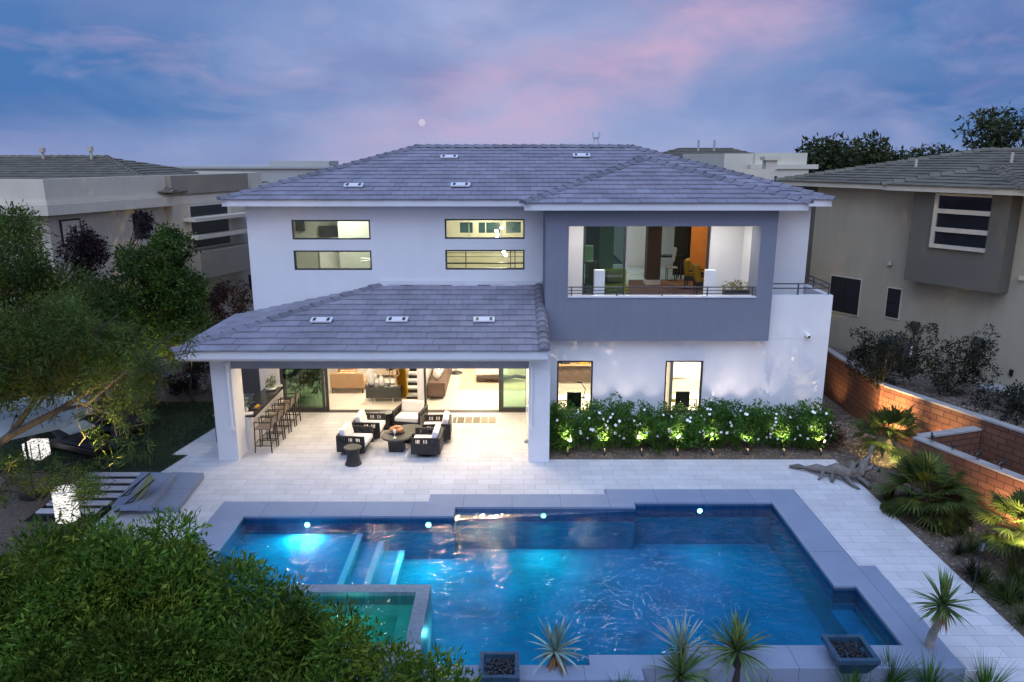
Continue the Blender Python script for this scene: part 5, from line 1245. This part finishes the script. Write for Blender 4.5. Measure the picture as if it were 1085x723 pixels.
# ================================================================== FLOWERING HEDGE WITH SPOTLIGHTS
HX = [1.42 + .93 * k for k in range(9)]
for k, x in enumerate(HX):
    y = 21.32 + random.uniform(-.08, .08); lb = ('flowering shrub beside the right patio column, first of the hedge', 'second white flowered shrub of the hedge from the patio column', 'third white flowered shrub of the hedge from the patio column', 'fourth white flowered shrub of the hedge from the patio column', 'middle white flowered shrub of the hedge under the right window', 'sixth white flowered shrub of the hedge from the patio column', 'seventh white flowered shrub of the hedge from the patio column', 'eighth white flowered shrub of the hedge from the patio column', 'last white flowered shrub of the hedge, at the house corner')[k]
    r = thing('flowering_shrub', lb, 'shrub', (x, y, -.02), 0, 'white flowering shrubs along the house wall')
    hh = random.uniform(1.12, 1.30)
    cl = ellipsoid_clumps((0, 0, hh * .52), (.60, .60, hh * .46), 72, .19) + [(random.uniform(-.4, .4), random.uniform(-.3, .3), hh * random.uniform(.95, 1.12), .09) for _ in range(6)]
    b = MB(); limbs(b, (0, 0, 0), (0, 0, .5), .03, [c[:3] for c in cl[:10]], .05); b.build('stems', 'bark', r)
    np_quads('foliage', clumps_to_leaves(cl, 225, .074, .038, .05), 'leaf_hedge', r)
    V = []
    for _ in range(random.randint(6, 13)):
        az = random.uniform(-2.6, -.5); el = random.uniform(-.3, .9); d = np.array([math.cos(az) * math.cos(el), math.sin(az) * math.cos(el), math.sin(el)])
        c0 = np.array([0, 0, hh * .55]) + d * np.array([.64, .76, hh * .60]); s = random.uniform(.035, .058); a_ = np.cross(d, [0, 0, 1.]); a_ /= np.linalg.norm(a_); b_ = np.cross(d, a_)
        for j in range(5):
            t0 = j * 1.2566; v = a_ * math.cos(t0) + b_ * math.sin(t0); w_ = -a_ * math.sin(t0) + b_ * math.cos(t0)
            V.append(np.stack([c0, c0 + v * s * .6 + w_ * s * .4 + d * .012, c0 + v * s + d * .02, c0 + v * s * .6 - w_ * s * .4 + d * .012]))
    for j in range(0, len(V), 5): np_quads('flower', np.array(V[j:j + 5]), 'petal', r)
SPX = [PZ(u_, 481).x for u_ in (601, 640, 679, 717, 754, 791, 829, 868)]
for k, x in enumerate(SPX):
    r = thing('garden_spotlight', f"{ORD[k]} small black bullet spotlight at the hedge foot, counting from the patio column", 'garden light', (x, 20.62, -.02), 0, 'bullet spotlights under the hedge')
    MB().tube([(0, 0, 0), (0, 0, .10)], .012, 6).build('stake', 'black', r); MB().tube([(0, -.02, .09), (0, .06, .19)], [.04, .045], 10).build('lamp_head', 'black', r)
    MB().tube([(0, .061, .192), (0, .063, .195)], .035, 10).build('lens', M_emit('spot lens', WARM, 12) if k == 0 else bpy.data.materials['spot lens'], r)
    spot('hedge_spot', (x, 20.45, .34), (x + random.uniform(-.15, .15), 22.5, 1.45), 330, (1., .76, .55), 62, 1., .006)
    point('hedge_glow', (x + .02, 20.60, .22), 1.6, (1, .70, .22), .03)
for k, x in enumerate((2.75, 3.45, 4.4, 5.75, 6.5, 7.3, 8.1)): spot('added_wall_wash', (x, 22.05, .60), (x + random.uniform(-.25, .25), 22.66, 2.0), (34, 44, 28, 46, 56, 44, 26)[k], (1., .82, .70), 66, 1., .004)  # spots added unseen behind the hedge to streak the wall with leaf shadows
# driftwood sculpture on the deck corner
dw = thing('driftwood', 'weathered driftwood log sculpture lying on the deck by the flower bed corner', 'driftwood', (9.0, 18.75, 0))
b = MB(); b.tube([(-1.45, 1.05, .05), (-1.2, .95, .12), (-1.0, .86, .10), (-.75, .62, .20), (-.5, .45, .22), (-.25, .22, .33), (0, .05, .27), (.35, -.05, .34)], [.03, .08, .06, .13, .10, .19, .15, .17], 9); b.tube([(.3, -.05, .3), (.45, .08, .50), (.52, .15, .60), (.7, .28, .72), (.9, .5, 1.02)], [.16, .11, .13, .07, .02], 8); b.tube([(.1, .1, .3), (.3, .35, .42), (.5, .5, .40)], [.12, .08, .03], 7); b.tube([(.4, .0, .35), (.75, .1, .45), (.95, .05, .38)], [.12, .07, .03], 7); b.tube([(-.6, .5, .2), (-.75, .2, .12), (-.85, .15, .0)], [.08, .06, .04], 7); b.tube([(.2, 0, .26), (.45, -.35, .12), (.5, -.42, .0)], [.1, .07, .05], 7); b.tube([(-.35, .35, .2), (-.45, .05, .08), (-.5, -.05, 0)], [.08, .06, .05], 7); b.tube([(-.1, .1, .2), (.02, -.4, .08), (.1, -.55, .02)], [.09, .06, .03], 7)
b.tube([(.35, -.05, .34), (.6, -.1, .52), (.7, -.05, .6)], [.09, .06, .015], 7); b.tube([(.05, .05, .28), (.1, -.15, .40), (.25, -.2, .45)], [.08, .05, .02], 6); b.v = [tuple(c + random.gauss(0, .022) for c in p) for p in b.v]; b.build('log', 'drift', dw, smooth=True); dw.scale = (.86,) * 3
# stake lamp by the lit palm
r = thing('stake_lamp', 'thin black stake lamp standing before the brightly uplit palm', 'garden light', (*PZ(1030, 628).xy, -.03))
MB().tube([(0, 0, 0), (.03, 0, .5), (.05, 0, .95)], .016, 6).build('stake', 'black', r); MB().tube([(.05, 0, .93), (.14, .1, 1.04)], [.05, .06], 10).build('lamp_head', 'black', r); q = MB(); q.tube([(0, 0, .02), (-.3, -.1, .01)], .018, 6); q.tube([(0, 0, .02), (.35, -.25, .01)], .018, 6); q.build('foot', 'black', r)
spot('palm_spot', (10.3, 13.85, 1.05), (10.95, 14.85, 1.05), 420, (1, .80, .38), 120, .8, .03)
spot('palm_spot', (10.35, 19.35, .3), (10.9, 20.5, .8), 420, (1, .80, .36), 120, .8, .03)
spot('wall_spot', (11.05, 21.45, .45), (11.8, 22.0, 1.0), 800, (1, .60, .26), 100, .9, .03)
spot('wall_spot', (11.2, 15.6, .25), (11.75, 16.2, .9), 220, (1, .62, .30), 110, .9, .03)
spot('wall_spot', (10.8, 25.2, .1), (11.6, 25.6, 1.0), 36, (1, .62, .28), 110, .9, .03)
spot('wall_spot', (12.05, 20.2, .2), (12.6, 20.3, .9), 200, (1, .60, .28), 115, .9, .03)
spot('wall_spot', (11.75, 13.2, .25), (12.75, 13.6, .9), 200, (1, .62, .30), 115, .9, .03)
spot('palm_spot', (10.3, 16.6, .1), (10.3, 17.6, .9), 14, (1, .70, .4), 90, .8, .02)

# ================================================================== FRONT PLANTS AND BOWLS
def bowl(u_, v_, z, s, lb):
    p = PZ(u_, v_, z); r = thing('water_bowl', lb, 'water bowl', (p.x, p.y, .056), 0, 'square dark bowls on the pool edge')
    i = MB(); n = [(s * .62, 0), (s, z - .056)]
    m = MB(); m.frustum(0, 0, 0, z - .14, s * .62, s * .62, s * .97, s * .97); m.slab([(-s, -s), (s, -s), (s, s), (-s, s)], [[(-s * .78, -s * .78), (-s * .78, s * .78), (s * .78, s * .78), (s * .78, -s * .78)]], z - .138, z - .056); m.build('bowl', M('blue black glaze', (.025, .06, .10), .3, .3, 6) if 'blue black glaze' not in bpy.data.materials else bpy.data.materials['blue black glaze'], r)
    f = MB()
    for _ in range(100): a = s * .7; f.ball((random.uniform(-a, a), random.uniform(-a, a), z - .125), random.uniform(.02, .04), 6)
    f.build('stones', 'pebble_black', r)['kind'] = 'stuff'; return r
bowl(529, 704, .40, .33, 'square dark bowl of black stones on the pool edge at the bottom centre'); bowl(901, 686, .40, .355, 'square dark bowl of black stones on the front pool edge at the right')
def yucca(u_, v_, z, R_, n, lb, mat='leaf_yucca', w=.05, dry=0, spread=(.05, 1.75), droop=.25):
    p = PZ(u_, v_, z); r = thing('yucca', lb, 'yucca', (p.x, p.y, -.3), 0, 'spiky yuccas along the front pool edge')
    MB().tube([(0, 0, 0), (.02, 0, (z + .3) * .5), (0, 0, z + .3)], [.09, .07, .06], 8).build('trunk', 'bark', r)
    np_quads('blades', blades(n, R_, z + .3, spread, w, 4, droop), mat, r)
    if dry: np_quads('dry_blades', blades(dry, R_ * .7, z + .26, (1.7, 2.6), w * .8, 3, .5), 'leaf_dry', r)
    return r
yucca(588, 690, .30, .58, 46, 'pale blue green yucca with dry skirt, left of the three on the pool edge', 'leaf_blue', .055, 26, (.05, 1.8), .35)
yucca(722, 690, .30, .62, 60, 'slender blue yucca behind the larger green one on the pool edge', 'leaf_blue', .035, 0, (.02, 1.2))
yucca(781, 690, .35, .68, 90, 'large green yucca with drooping lower blades on the front pool edge', 'leaf_yucca', .045, 0, (.02, 2.0), .4)
yucca(722, 716, .05, .62, 60, 'small green yucca at the bottom edge before the slender blue one', 'leaf_yucca', .05, 0, (.05, 1.6), .4)
p0 = PZ(982, 690, -.1); p1_ = PZ(1000, 641, 1.15); r = thing('yucca', 'yucca on a tall leaning pale trunk at the front right corner of the pool', 'yucca', (p0.x, p0.y, -.3), 0, 'spiky yuccas along the front pool edge')
dx, dy = p1_.x - p0.x, p1_.y - p0.y
MB().tube([(0, 0, 0), (dx * .35, dy * .3, .6), (dx * .75, dy * .8, 1.1), (dx, dy, 1.42)], [.085, .075, .065, .075], 9).build('trunk', 'bark_pale', r)
o = np_quads('blades', blades(74, .60, 0, (.05, 2.0), .055, 4, .3), 'leaf_yucca', r); o.location = (dx, dy, 1.45)
o = np_quads('dry_blades', blades(26, .45, 0, (1.6, 2.5), .035, 3, .4), 'leaf_dry', r); o.location = (dx, dy, 1.42)
for u_, v_, rr, lb in ((945, 715, .75, 'grass tuft at the bottom edge, left of the leaning trunk'), (985, 722, .7, 'grass tuft at the bottom edge around the leaning trunk foot'), (1045, 728, .8, 'tall grass tuft at the bottom right corner'), (660, 735, .6, 'grass tuft cut by the bottom edge below the pool lip'), (905, 730, .6, 'grass tuft at the bottom edge below the right bowl'), (810, 735, .5, 'grass tuft at the bottom edge below the large yucca')):
    p = PZ(u_, v_, -.05); tuft((p.x, p.y, -.3), rr, 130, lb, 'leaf_hedge', .016, .55, (.02, 1.1), grp='grass tufts along the bottom edge')
p = PZ(745, 718, -.2); q = shrub((p.x, p.y, -.3), ellipsoid_clumps((0, 0, .12), (.4, .2, .1), 14, .11), 'low yellow green groundcover between the yuccas', 'leaf_lime', 360, .05, .022, h=.1)

# ================================================================== LEFT GARDEN
MT['step_slab'] = M('pale slab', (.46, .47, .50), .8, .08, 2, .15, 50)
cs = thing('raised_step', 'two tier grey concrete step block between lawn and pool deck', 'step', (-9.0, 18.0, 0))
a, b_, c_, d_ = PZ(216, 500, .16), PZ(183, 535, .16), PZ(150, 535, .16), PZ(175, 498, .16)
MB().slab([tuple(PZ(188, 537, .16).xy), tuple(PZ(216, 501, .16).xy), tuple(PZ(182, 500, .16).xy), tuple(PZ(145, 537, .16).xy)], [], .002, .16).build('lower_step', 'coping', cs, world=True, bevel=.01)
MB().slab([tuple(PZ(160, 536, .30).xy), tuple(PZ(187, 501, .30).xy), tuple(PZ(150, 500, .30).xy), tuple(PZ(118, 536, .30).xy)], [], .164, .30).build('upper_step', 'coping', cs, world=True, bevel=.01)
for k in range(6):
    y = 19.30 - .44 * k; x1_ = -9.95 - (.0 if k == 0 else .05 * k); o = MB().box(-11.7, x1_, y - .11, y + .11, -.04, .0).build('stepping_slab', 'step_slab', bevel=.01)
    tag(o, ('long pale stepping slab bordering the lawn, farthest from the pool', 'second pale stepping slab from the lawn', 'third pale stepping slab from the lawn', 'fourth pale stepping slab from the lawn', 'fifth pale stepping slab from the lawn', 'pale stepping slab nearest the big green tree')[k], 'stepping slab', 'pale stepping slabs over dark gravel')
struct(MB().slab([(-11.75, 16.6), (-9.95, 16.6), (-9.95, 19.44), (-11.75, 19.44)], [], -.08, -.04).build('stepping_bed', 'pebble_black'))
# umbrella, loungers, lanterns
um = thing('garden_umbrella', 'pale blue flat canopy umbrella over the dark loungers under the left tree', 'umbrella', (-12.35, 18.0, 0))
b = MB(); n = 8; rr = 1.62
for k in range(n):
    t0, t1 = 2 * math.pi * (k + .5) / n, 2 * math.pi * (k + 1.5) / n
    P0, P1 = Vector((rr * math.cos(t0), rr * math.sin(t0), 2.18)), Vector((rr * math.cos(t1), rr * math.sin(t1), 2.18)); T = Vector((0, 0, 2.55))
    b.poly([P0, P1, T]); b.poly([P1, P0, P0 - Vector((0, 0, .12)), P1 - Vector((0, 0, .12))])
    b.poly([P1 - Vector((0, 0, .012)), P0 - Vector((0, 0, .012)), T - Vector((0, 0, .02))])
b.build('canopy', 'umbrella', um); q = MB()
for k in range(n): t0 = 2 * math.pi * (k + .5) / n; q.bar((0, 0, 2.5), (rr * .98 * math.cos(t0), rr * .98 * math.sin(t0), 2.15), .025)
q.build('ribs', 'black', um); MB().tube([(0, 0, .08), (0, 0, 2.6)], .03, 10).build('pole', 'black', um); MB().lathe([(.35, 0), (.35, .06), (.06, .1)], 20).build('base', 'black', um)
def lounger(loc, rz, lb, w=1.15):
    r = thing('sun_lounger', lb, 'sun lounger', loc, rz, 'dark loungers under the umbrella')
    MB().box(-w / 2, w / 2, -.95, .95, .12, .30).build('frame', 'black', r, bevel=.02); MB().box(-w / 2 + .03, w / 2 - .03, -.93, .4, .302, .42).build('cushion', 'charcoal_fabric', r, bevel=.05)
    MB().cbox(0, .68, .58, w - .06, .7, .13, rx=.55).build('backrest', 'charcoal_fabric', r, bevel=.05)
    for x in (-w / 2 + .1, w / 2 - .1):
        for y in (-.85, .85): MB().bar((x, y, .12), (x, y, 0), .06).build('leg', 'black', r)
    return r
p = PZ(118, 444, .4); l1 = lounger((p.x, p.y, 0), R(62), 'dark lounger with charcoal cushion beside the umbrella, nearer the lawn'); p = PZ(92, 462, .4); lounger((p.x, p.y, 0), R(66), 'dark lounger with charcoal cushion nearest the stepping slabs')
p = PZ(82, 453, .9); tag(MB().cbox(p.x, p.y, p.z, .75, .55, .06, rz=R(60), rx=.15).build('towel', 'umbrella', bevel=.02), 'pale folded towel over the lounger back beside the umbrella', 'towel')
p = PZ(60, 420, .5); q = thing('outdoor_sofa', 'black outdoor sofa at the far side of the umbrella by the lawn', 'sofa', (-12.3, 21.6, 0), R(-70)); MB().box(-.9, .9, -.4, .4, .1, .42).build('seat', 'charcoal_fabric', q, bevel=.05); MB().box(-.9, .9, .25, .45, .42, .8).build('backrest', 'charcoal_fabric', q, bevel=.05)
def lantern_mat():
    m, t, b, out = newmat('lantern glow'); tc = t.n('ShaderNodeNewGeometry').outputs['Position']
    n = t.noise(t.mapping(tc, (7, 7, 22)), 1.3, 5, .65, 1.2); c = t.ramp(n, [(.435, (.012, .012, .012)), (.465, (1, .97, .92)), (.6, (1, .97, .92))])
    e = t.n('ShaderNodeEmission'); t.l(c, e.inputs[0]); e.inputs[1].default_value = 1.15; t.l(e.outputs[0], out.inputs[0]); return m
LM = lantern_mat()
p = PZ(72, 549); r = thing('lantern', 'tall white cylindrical glowing lantern with black branch pattern near the big green tree', 'lantern', (p.x, p.y, -.05), 0, 'glowing white garden lanterns')
MB().tube([(0, 0, .03), (0, 0, .80)], .26, 24).build('lamp_shade', LM, r); MB().ring((0, 0, .80), .26, .013, 24, 6).build('rim', 'white_paint', r); MB().tube([(0, 0, 0), (0, 0, .028)], .24, 20).build('base', 'black', r)
p = PZ(40, 484); r = thing('lantern', 'smaller boxy glowing white lantern with black bars below the umbrella', 'lantern', (p.x, p.y, -.05), 0, 'glowing white garden lanterns')
MB().box(-.24, .24, -.24, .24, .03, .52).build('lamp_shade', LM, r); q = MB()
for x in (-.245, .0, .245): q.bar((x, -.252, .0), (x, -.252, .54), .02)
q.build('frame', 'black', r)
r = thing('sling_chair', 'pale green folding sling chair beside the stepping slabs', 'chair', tuple(PZ(142, 540).xy) + (0,), R(35))
q = MB(); 
for k in range(6):
    t0, t1 = k / 6, (k + 1) / 6; f = lambda t: (-.55 + 1.15 * t, .18 + .75 * t ** 1.5 - .12 * math.sin(math.pi * t)); (xa, za), (xb, zb_) = f(t0), f(t1); q.poly([(xa, -.3, za), (xb, -.3, zb_), (xb, .3, zb_), (xa, .3, za)]); q.poly([(xa, -.3, za - .012), (xa, .3, za - .012), (xb, .3, zb_ - .012), (xb, -.3, zb_ - .012)])
q.build('sling', 'green_sling', r); q = MB()
for s in (-.31, .31): q.bar((-.55, s, .18), (.62, s, .93), .03); q.bar((-.5, s, 0), (.3, s, .72), .03); q.bar((.55, s, 0), (-.2, s, .42), .03)
q.build('frame', 'bronze', r); r.scale = (.82,) * 3
# trees and shrubs
def in_poly_px(poly, n):
    return scatter(poly, n)
# big green tree in the left foreground
fp_ = [(-60, 612), (10, 588), (70, 582), (120, 570), (160, 565), (200, 570), (230, 588), (258, 618), (296, 636), (326, 660), (356, 674), (396, 700), (430, 712), (470, 718), (500, 745), (470, 860), (-60, 860)]
cl = []
for u_, v_ in in_poly_px(fp_, 300): q = PY(u_, v_, 9.3 - 2.7 * (v_ - 530) / 330 + random.uniform(-.45, .25)); cl.append((q.x, q.y, q.z, random.uniform(.2, .42)))
cl += [(x, y + .3, z - random.uniform(.5, 1.1), r * 1.3) for x, y, z, r in random.sample(cl, 70)]
ft_ = tree('broadleaf_tree', 'large leafy green tree filling the lower left foreground', 'tree', (-4.4, 8.3, -.3), 2.0, .14, cl, 520, .082, .025, 'leaf_fore', nlimb=26, shell=.45, droop=-.35, lv=.5)
# feathery mesquite over the umbrella
mp_ = [(-40, 335), (20, 330), (70, 320), (110, 345), (140, 350), (160, 385), (150, 420), (110, 412), (70, 405), (30, 420), (-40, 430)]
cl = []
for u_, v_ in in_poly_px(mp_, 200): q = PY(u_, v_, random.uniform(14.6, 17.6)); cl.append((q.x, q.y, q.z, random.uniform(.22, .5)))
for u_, v_ in in_poly_px([(-40, 480), (30, 486), (80, 490), (108, 505), (100, 530), (50, 545), (30, 520), (-40, 560)], 26): q = PY(u_, v_, random.uniform(13.8, 15.4)); cl.append((q.x, q.y, q.z, random.uniform(.15, .3)))
for u_, v_ in in_poly_px([(100, 405), (150, 400), (168, 420), (160, 445), (140, 470), (125, 465), (115, 430)], 10): q = PY(u_, v_, random.uniform(14.4, 15.6)); cl.append((q.x, q.y, q.z, random.uniform(.10, .2)))
for u_, v_ in in_poly_px([(150, 345), (215, 345), (225, 372), (190, 400), (150, 420)], 26): q = PY(u_, v_, random.uniform(15.0, 16.4)); cl.append((q.x, q.y, q.z, random.uniform(.06, .17)))
for u_, v_ in in_poly_px([(-10, 385), (110, 392), (130, 430), (80, 446), (-10, 440)], 60): q = PY(u_, v_, random.uniform(14.2, 15.6)); cl.append((q.x, q.y, q.z, random.uniform(.08, .2)))
for u_, v_ in in_poly_px([(95, 425), (165, 425), (160, 478), (130, 500), (100, 490), (90, 450)], 30): q = PY(u_, v_, random.uniform(13.8, 15.2)); cl.append((q.x, q.y, q.z, random.uniform(.07, .17)))
for u_, v_ in in_poly_px([(-20, 490), (30, 488), (110, 500), (125, 520), (95, 525), (50, 520), (-20, 540)], 26): q = PY(u_, v_, random.uniform(13.4, 14.6)); cl.append((q.x, q.y, q.z, random.uniform(.09, .22)))
base = (-11.6, 14.6, -.05); root = thing('mesquite_tree', 'feathery mesquite tree with bare drooping twigs over the umbrella at the left edge', 'tree', base)
lc = [(x - base[0], y - base[1], z - base[2], r) for x, y, z, r in cl]
b = MB(); loc_ = lambda u_, v_, y: tuple(PY(u_, v_, y) - Vector(base))
b.tube([(0, 0, 0), (.1, .05, .9), loc_(-30, 492, 14.7), loc_(10, 462, 14.9), loc_(60, 436, 15.1), loc_(110, 405, 15.4), loc_(160, 372, 15.8)], [.15, .12, .10, .08, .06, .04, .012], 8)
b.tube([loc_(10, 462, 14.9), loc_(40, 420, 15.3), loc_(60, 380, 15.9), loc_(75, 335, 16.3)], [.07, .05, .035, .012], 7)
for u0, v0, u1, v1 in ((60, 436, 130, 432), (110, 412, 170, 395), (60, 380, 130, 330), (40, 430, 105, 350), (90, 430, 190, 350), (130, 395, 215, 372), (60, 436, 150, 420), (80, 425, 145, 465), (-30, 500, 70, 505), (-20, 520, 60, 535), (-10, 500, 100, 520)):
    y0_ = random.uniform(14.8, 15.8); m = ((u0 + u1) / 2 + random.uniform(-8, 8), (v0 + v1) / 2 - random.uniform(0, 14)); b.tube([loc_(u0, v0, y0_), loc_(*m, y0_ + .2), loc_(u1, v1, y0_ + .3)], [.03, .018, .006], 5)
    for _ in range(4): k = random.random(); q = Vector(loc_(u0 + (u1 - u0) * k, v0 + (v1 - v0) * k, y0_ + .1)); b.tube([q, q + Vector((random.uniform(-.1, .5), random.uniform(-.3, .3), random.uniform(-.3, .4)))], [.010, .004], 4)
for c in random.sample(lc, 130): q = Vector(c[:3]); b.tube([q + Vector((random.uniform(-.5, .1), random.uniform(-.2, .2), random.uniform(-.6, -.1))), q, q + Vector((random.uniform(.1, .5), random.uniform(-.2, .2), random.uniform(-.1, .4)))], [.012, .008, .003], 4)
b.build('trunk', 'bark', root); np_quads('crown', clumps_to_leaves(lc, 125, .14, .020, .1, outward=.5, shell=.0), 'leaf_mesq', root)
def px_tree(poly, n, ya, yb, cr, base, top, r0, per, L, W, mat, lb, name='broadleaf_tree', cat='tree', grp=None, nl=10):
    cl = []
    for u_, v_ in in_poly_px(poly, n): q = PY(u_, v_, random.uniform(ya, yb)); cl.append((q.x, q.y, q.z, cr * random.uniform(.6, 1.25)))
    return tree(name, lb, cat, base, top, r0, cl, per, L, W, mat, grp, nlimb=nl, shell=.4)
px_tree([(-30, 232), (20, 232), (40, 250), (60, 290), (100, 310), (118, 345), (110, 400), (40, 415), (-30, 410)], 90, 19.5, 22.5, .55, (-14.2, 21.0, -.05), 3.6, .13, 160, .12, .04, 'leaf_mesq', 'green tree at the left edge before the taupe house', grp='trees of the left garden')
px_tree([(140, 260), (165, 245), (190, 258), (205, 300), (215, 340), (205, 375), (150, 372), (120, 330), (118, 290)], 60, 23.5, 26, .55, (-12.4, 24.9, -.05), 3.2, .13, 190, .11, .055, 'leaf_dark', 'dense dark evergreen tree left of the porch roof', grp='trees of the left garden')
px_tree([(85, 295), (125, 290), (140, 330), (130, 370), (100, 375), (80, 340)], 30, 22, 24.5, .5, (-13.0, 22.8, -.05), 2.6, .1, 180, .11, .05, 'leaf_dark', 'rounded dark evergreen between the plum tree and the dense evergreen', grp='trees of the left garden')
px_tree([(72, 248), (95, 246), (105, 265), (98, 290), (75, 290), (66, 270)], 22, 23, 24.2, .34, (-14.5, 23.6, -.05), 4.2, .07, 170, .085, .05, 'leaf_plum', 'small dark plum tree before the taupe wall', name='plum_tree', grp='plum trees by the taupe house')
px_tree([(145, 225), (156, 222), (162, 240), (150, 250)], 8, 26.4, 27, .25, (-13.5, 26.6, -.05), 5.0, .05, 170, .085, .05, 'leaf_plum', 'slim dark plum tree rising above the dense evergreen', name='plum_tree', grp='plum trees by the taupe house')
px_tree([(225, 305), (262, 300), (268, 330), (235, 345), (215, 335)], 26, 27, 30, .3, (-11.5, 28.6, -.05), 1.2, .06, 170, .085, .05, 'leaf_plum', 'dark plum shrub in the gap between the taupe house and the white house', name='shrub', cat='shrub')
px_tree([(178, 350), (215, 345), (225, 360), (200, 372), (178, 370)], 14, 25.0, 26.5, .35, (-11.4, 25.7, -.05), .8, .06, 150, .09, .045, 'leaf_yucca', 'warmly lit shrub behind the left corner of the porch roof', name='shrub', cat='shrub', nl=2)
for k, (u_, v_, lb, mt) in enumerate(((185, 418, 'low dark shrub by the far edge of the lawn, nearest the column', 'leaf_plum'), (205, 410, 'dark reddish shrub at the far lawn edge beside the porch', 'leaf_plum'), (155, 408, 'low olive shrub at the far lawn edge', 'leaf_mesq'), (215, 392, 'dark shrub under the porch eave at the left', 'leaf_grey'))):
    p = PZ(u_, v_); shrub((p.x, p.y, -.05), ellipsoid_clumps((0, 0, .35), (.55, .4, .3), 14, .22), lb, mt, 200, .08, .035, 'low shrubs along the far lawn edge')
for k in range(9):
    p = PZ(130 + 14 * k + random.uniform(-5, 5), 404 + random.uniform(-10, 12)); b = MB(); b.ball((0, 0, 0), (random.uniform(.18, .42), random.uniform(.15, .3), random.uniform(.12, .24)), 8)
    o = b.build('boulder', 'drift', smooth=True, loc=(p.x, p.y, .02)); o.rotation_euler = (0, 0, random.uniform(0, 3)); tag(o, f"{ORD[k]} grey boulder in the bed beyond the lawn, counting from the left", 'boulder', 'boulders in the bed beyond the lawn')
spot('tree_spot', (-11.5, 24.3, 1.2), (-11.7, 25.9, 2.6), 700, (1, .74, .22), 90, .8, .03)
spot('tree_spot', (-12.0, 20.4, .1), (-12.4, 21.8, 2.2), 420, (1, .76, .28), 80, .8, .03)
for u_, v_, y_, pw_ in ((205, 358, 24.6, 900), (118, 362, 16.0, 420), (140, 378, 16.0, 260), (60, 500, 14.4, 320), (30, 392, 15.6, 200), (165, 335, 24.5, 600)):
    T_ = PY(u_, v_, y_); spot('tree_spot', (T_.x + .25, y_ - 2.1, max(.2, T_.z - 1.9)), T_, pw_, (1, .74, .24), 62, .9, .03)
spot('tree_spot', (.05, 7.0, 1.3), tuple(PY(452, 712, 8.0)), 900, (1, .76, .28), 50, .9, .03)
spot('tree_spot', (-1.1, 7.2, .6), tuple(PY(370, 692, 7.9)), 130, (1, .66, .36), 36, .9, .03)
# far trees on the right skyline
def far_tree(u_, v0, ru, rv, y, base_z, lb, n=26, cr=1.0, per=14, L=.5, W=.22, nl=8):
    cl = []
    for _ in range(n):
        a = random.uniform(0, 6.283); k = math.sqrt(random.random()); q = PY(u_ + ru * k * math.cos(a), v0 + rv * k * math.sin(a), y + random.uniform(-1.5, 1.5)); cl.append((q.x, q.y, q.z, cr * random.uniform(.5, 1.2)))
    p = PY(u_, v0, y); tree('broadleaf_tree', lb, 'tree', (p.x, y, base_z), p.z - 1., .25, cl, per, L, W, 'leaf_far', 'trees on the right skyline', nlimb=nl, shell=.3)
far_tree(878, 170, 30, 14, 52, 0, 'dark tree just right of the white flat roofed house on the skyline', 34, .8, 11, .4, .16)
far_tree(928, 168, 34, 14, 56, 0, 'dark loose tree in the middle of the right skyline', 34, .75, 9, .4, .16)
far_tree(988, 168, 26, 8, 62, 0, 'low far tree between the two taller skyline trees', 18, .7, 10, .4, .16)
far_tree(1062, 140, 46, 24, 44, 0, 'tall airy tree with open branches above the right neighbour roof', 80, .42, 13, .30, .12, 26)

# ================================================================== OUTPUT
vs = sc.view_settings; vs.view_transform = 'Standard'; vs.look = 'None'; vs.exposure = 0; vs.gamma = 1; vs.use_curve_mapping = False
sc.display_settings.display_device = 'sRGB'
sc.cycles.max_bounces = 8; sc.cycles.transparent_max_bounces = 16; sc.cycles.sample_clamp_indirect = 8.0; sc.cycles.caustics_reflective = False; sc.cycles.caustics_refractive = False
sc.cycles.use_denoising = True; sc.cycles.use_light_tree = True
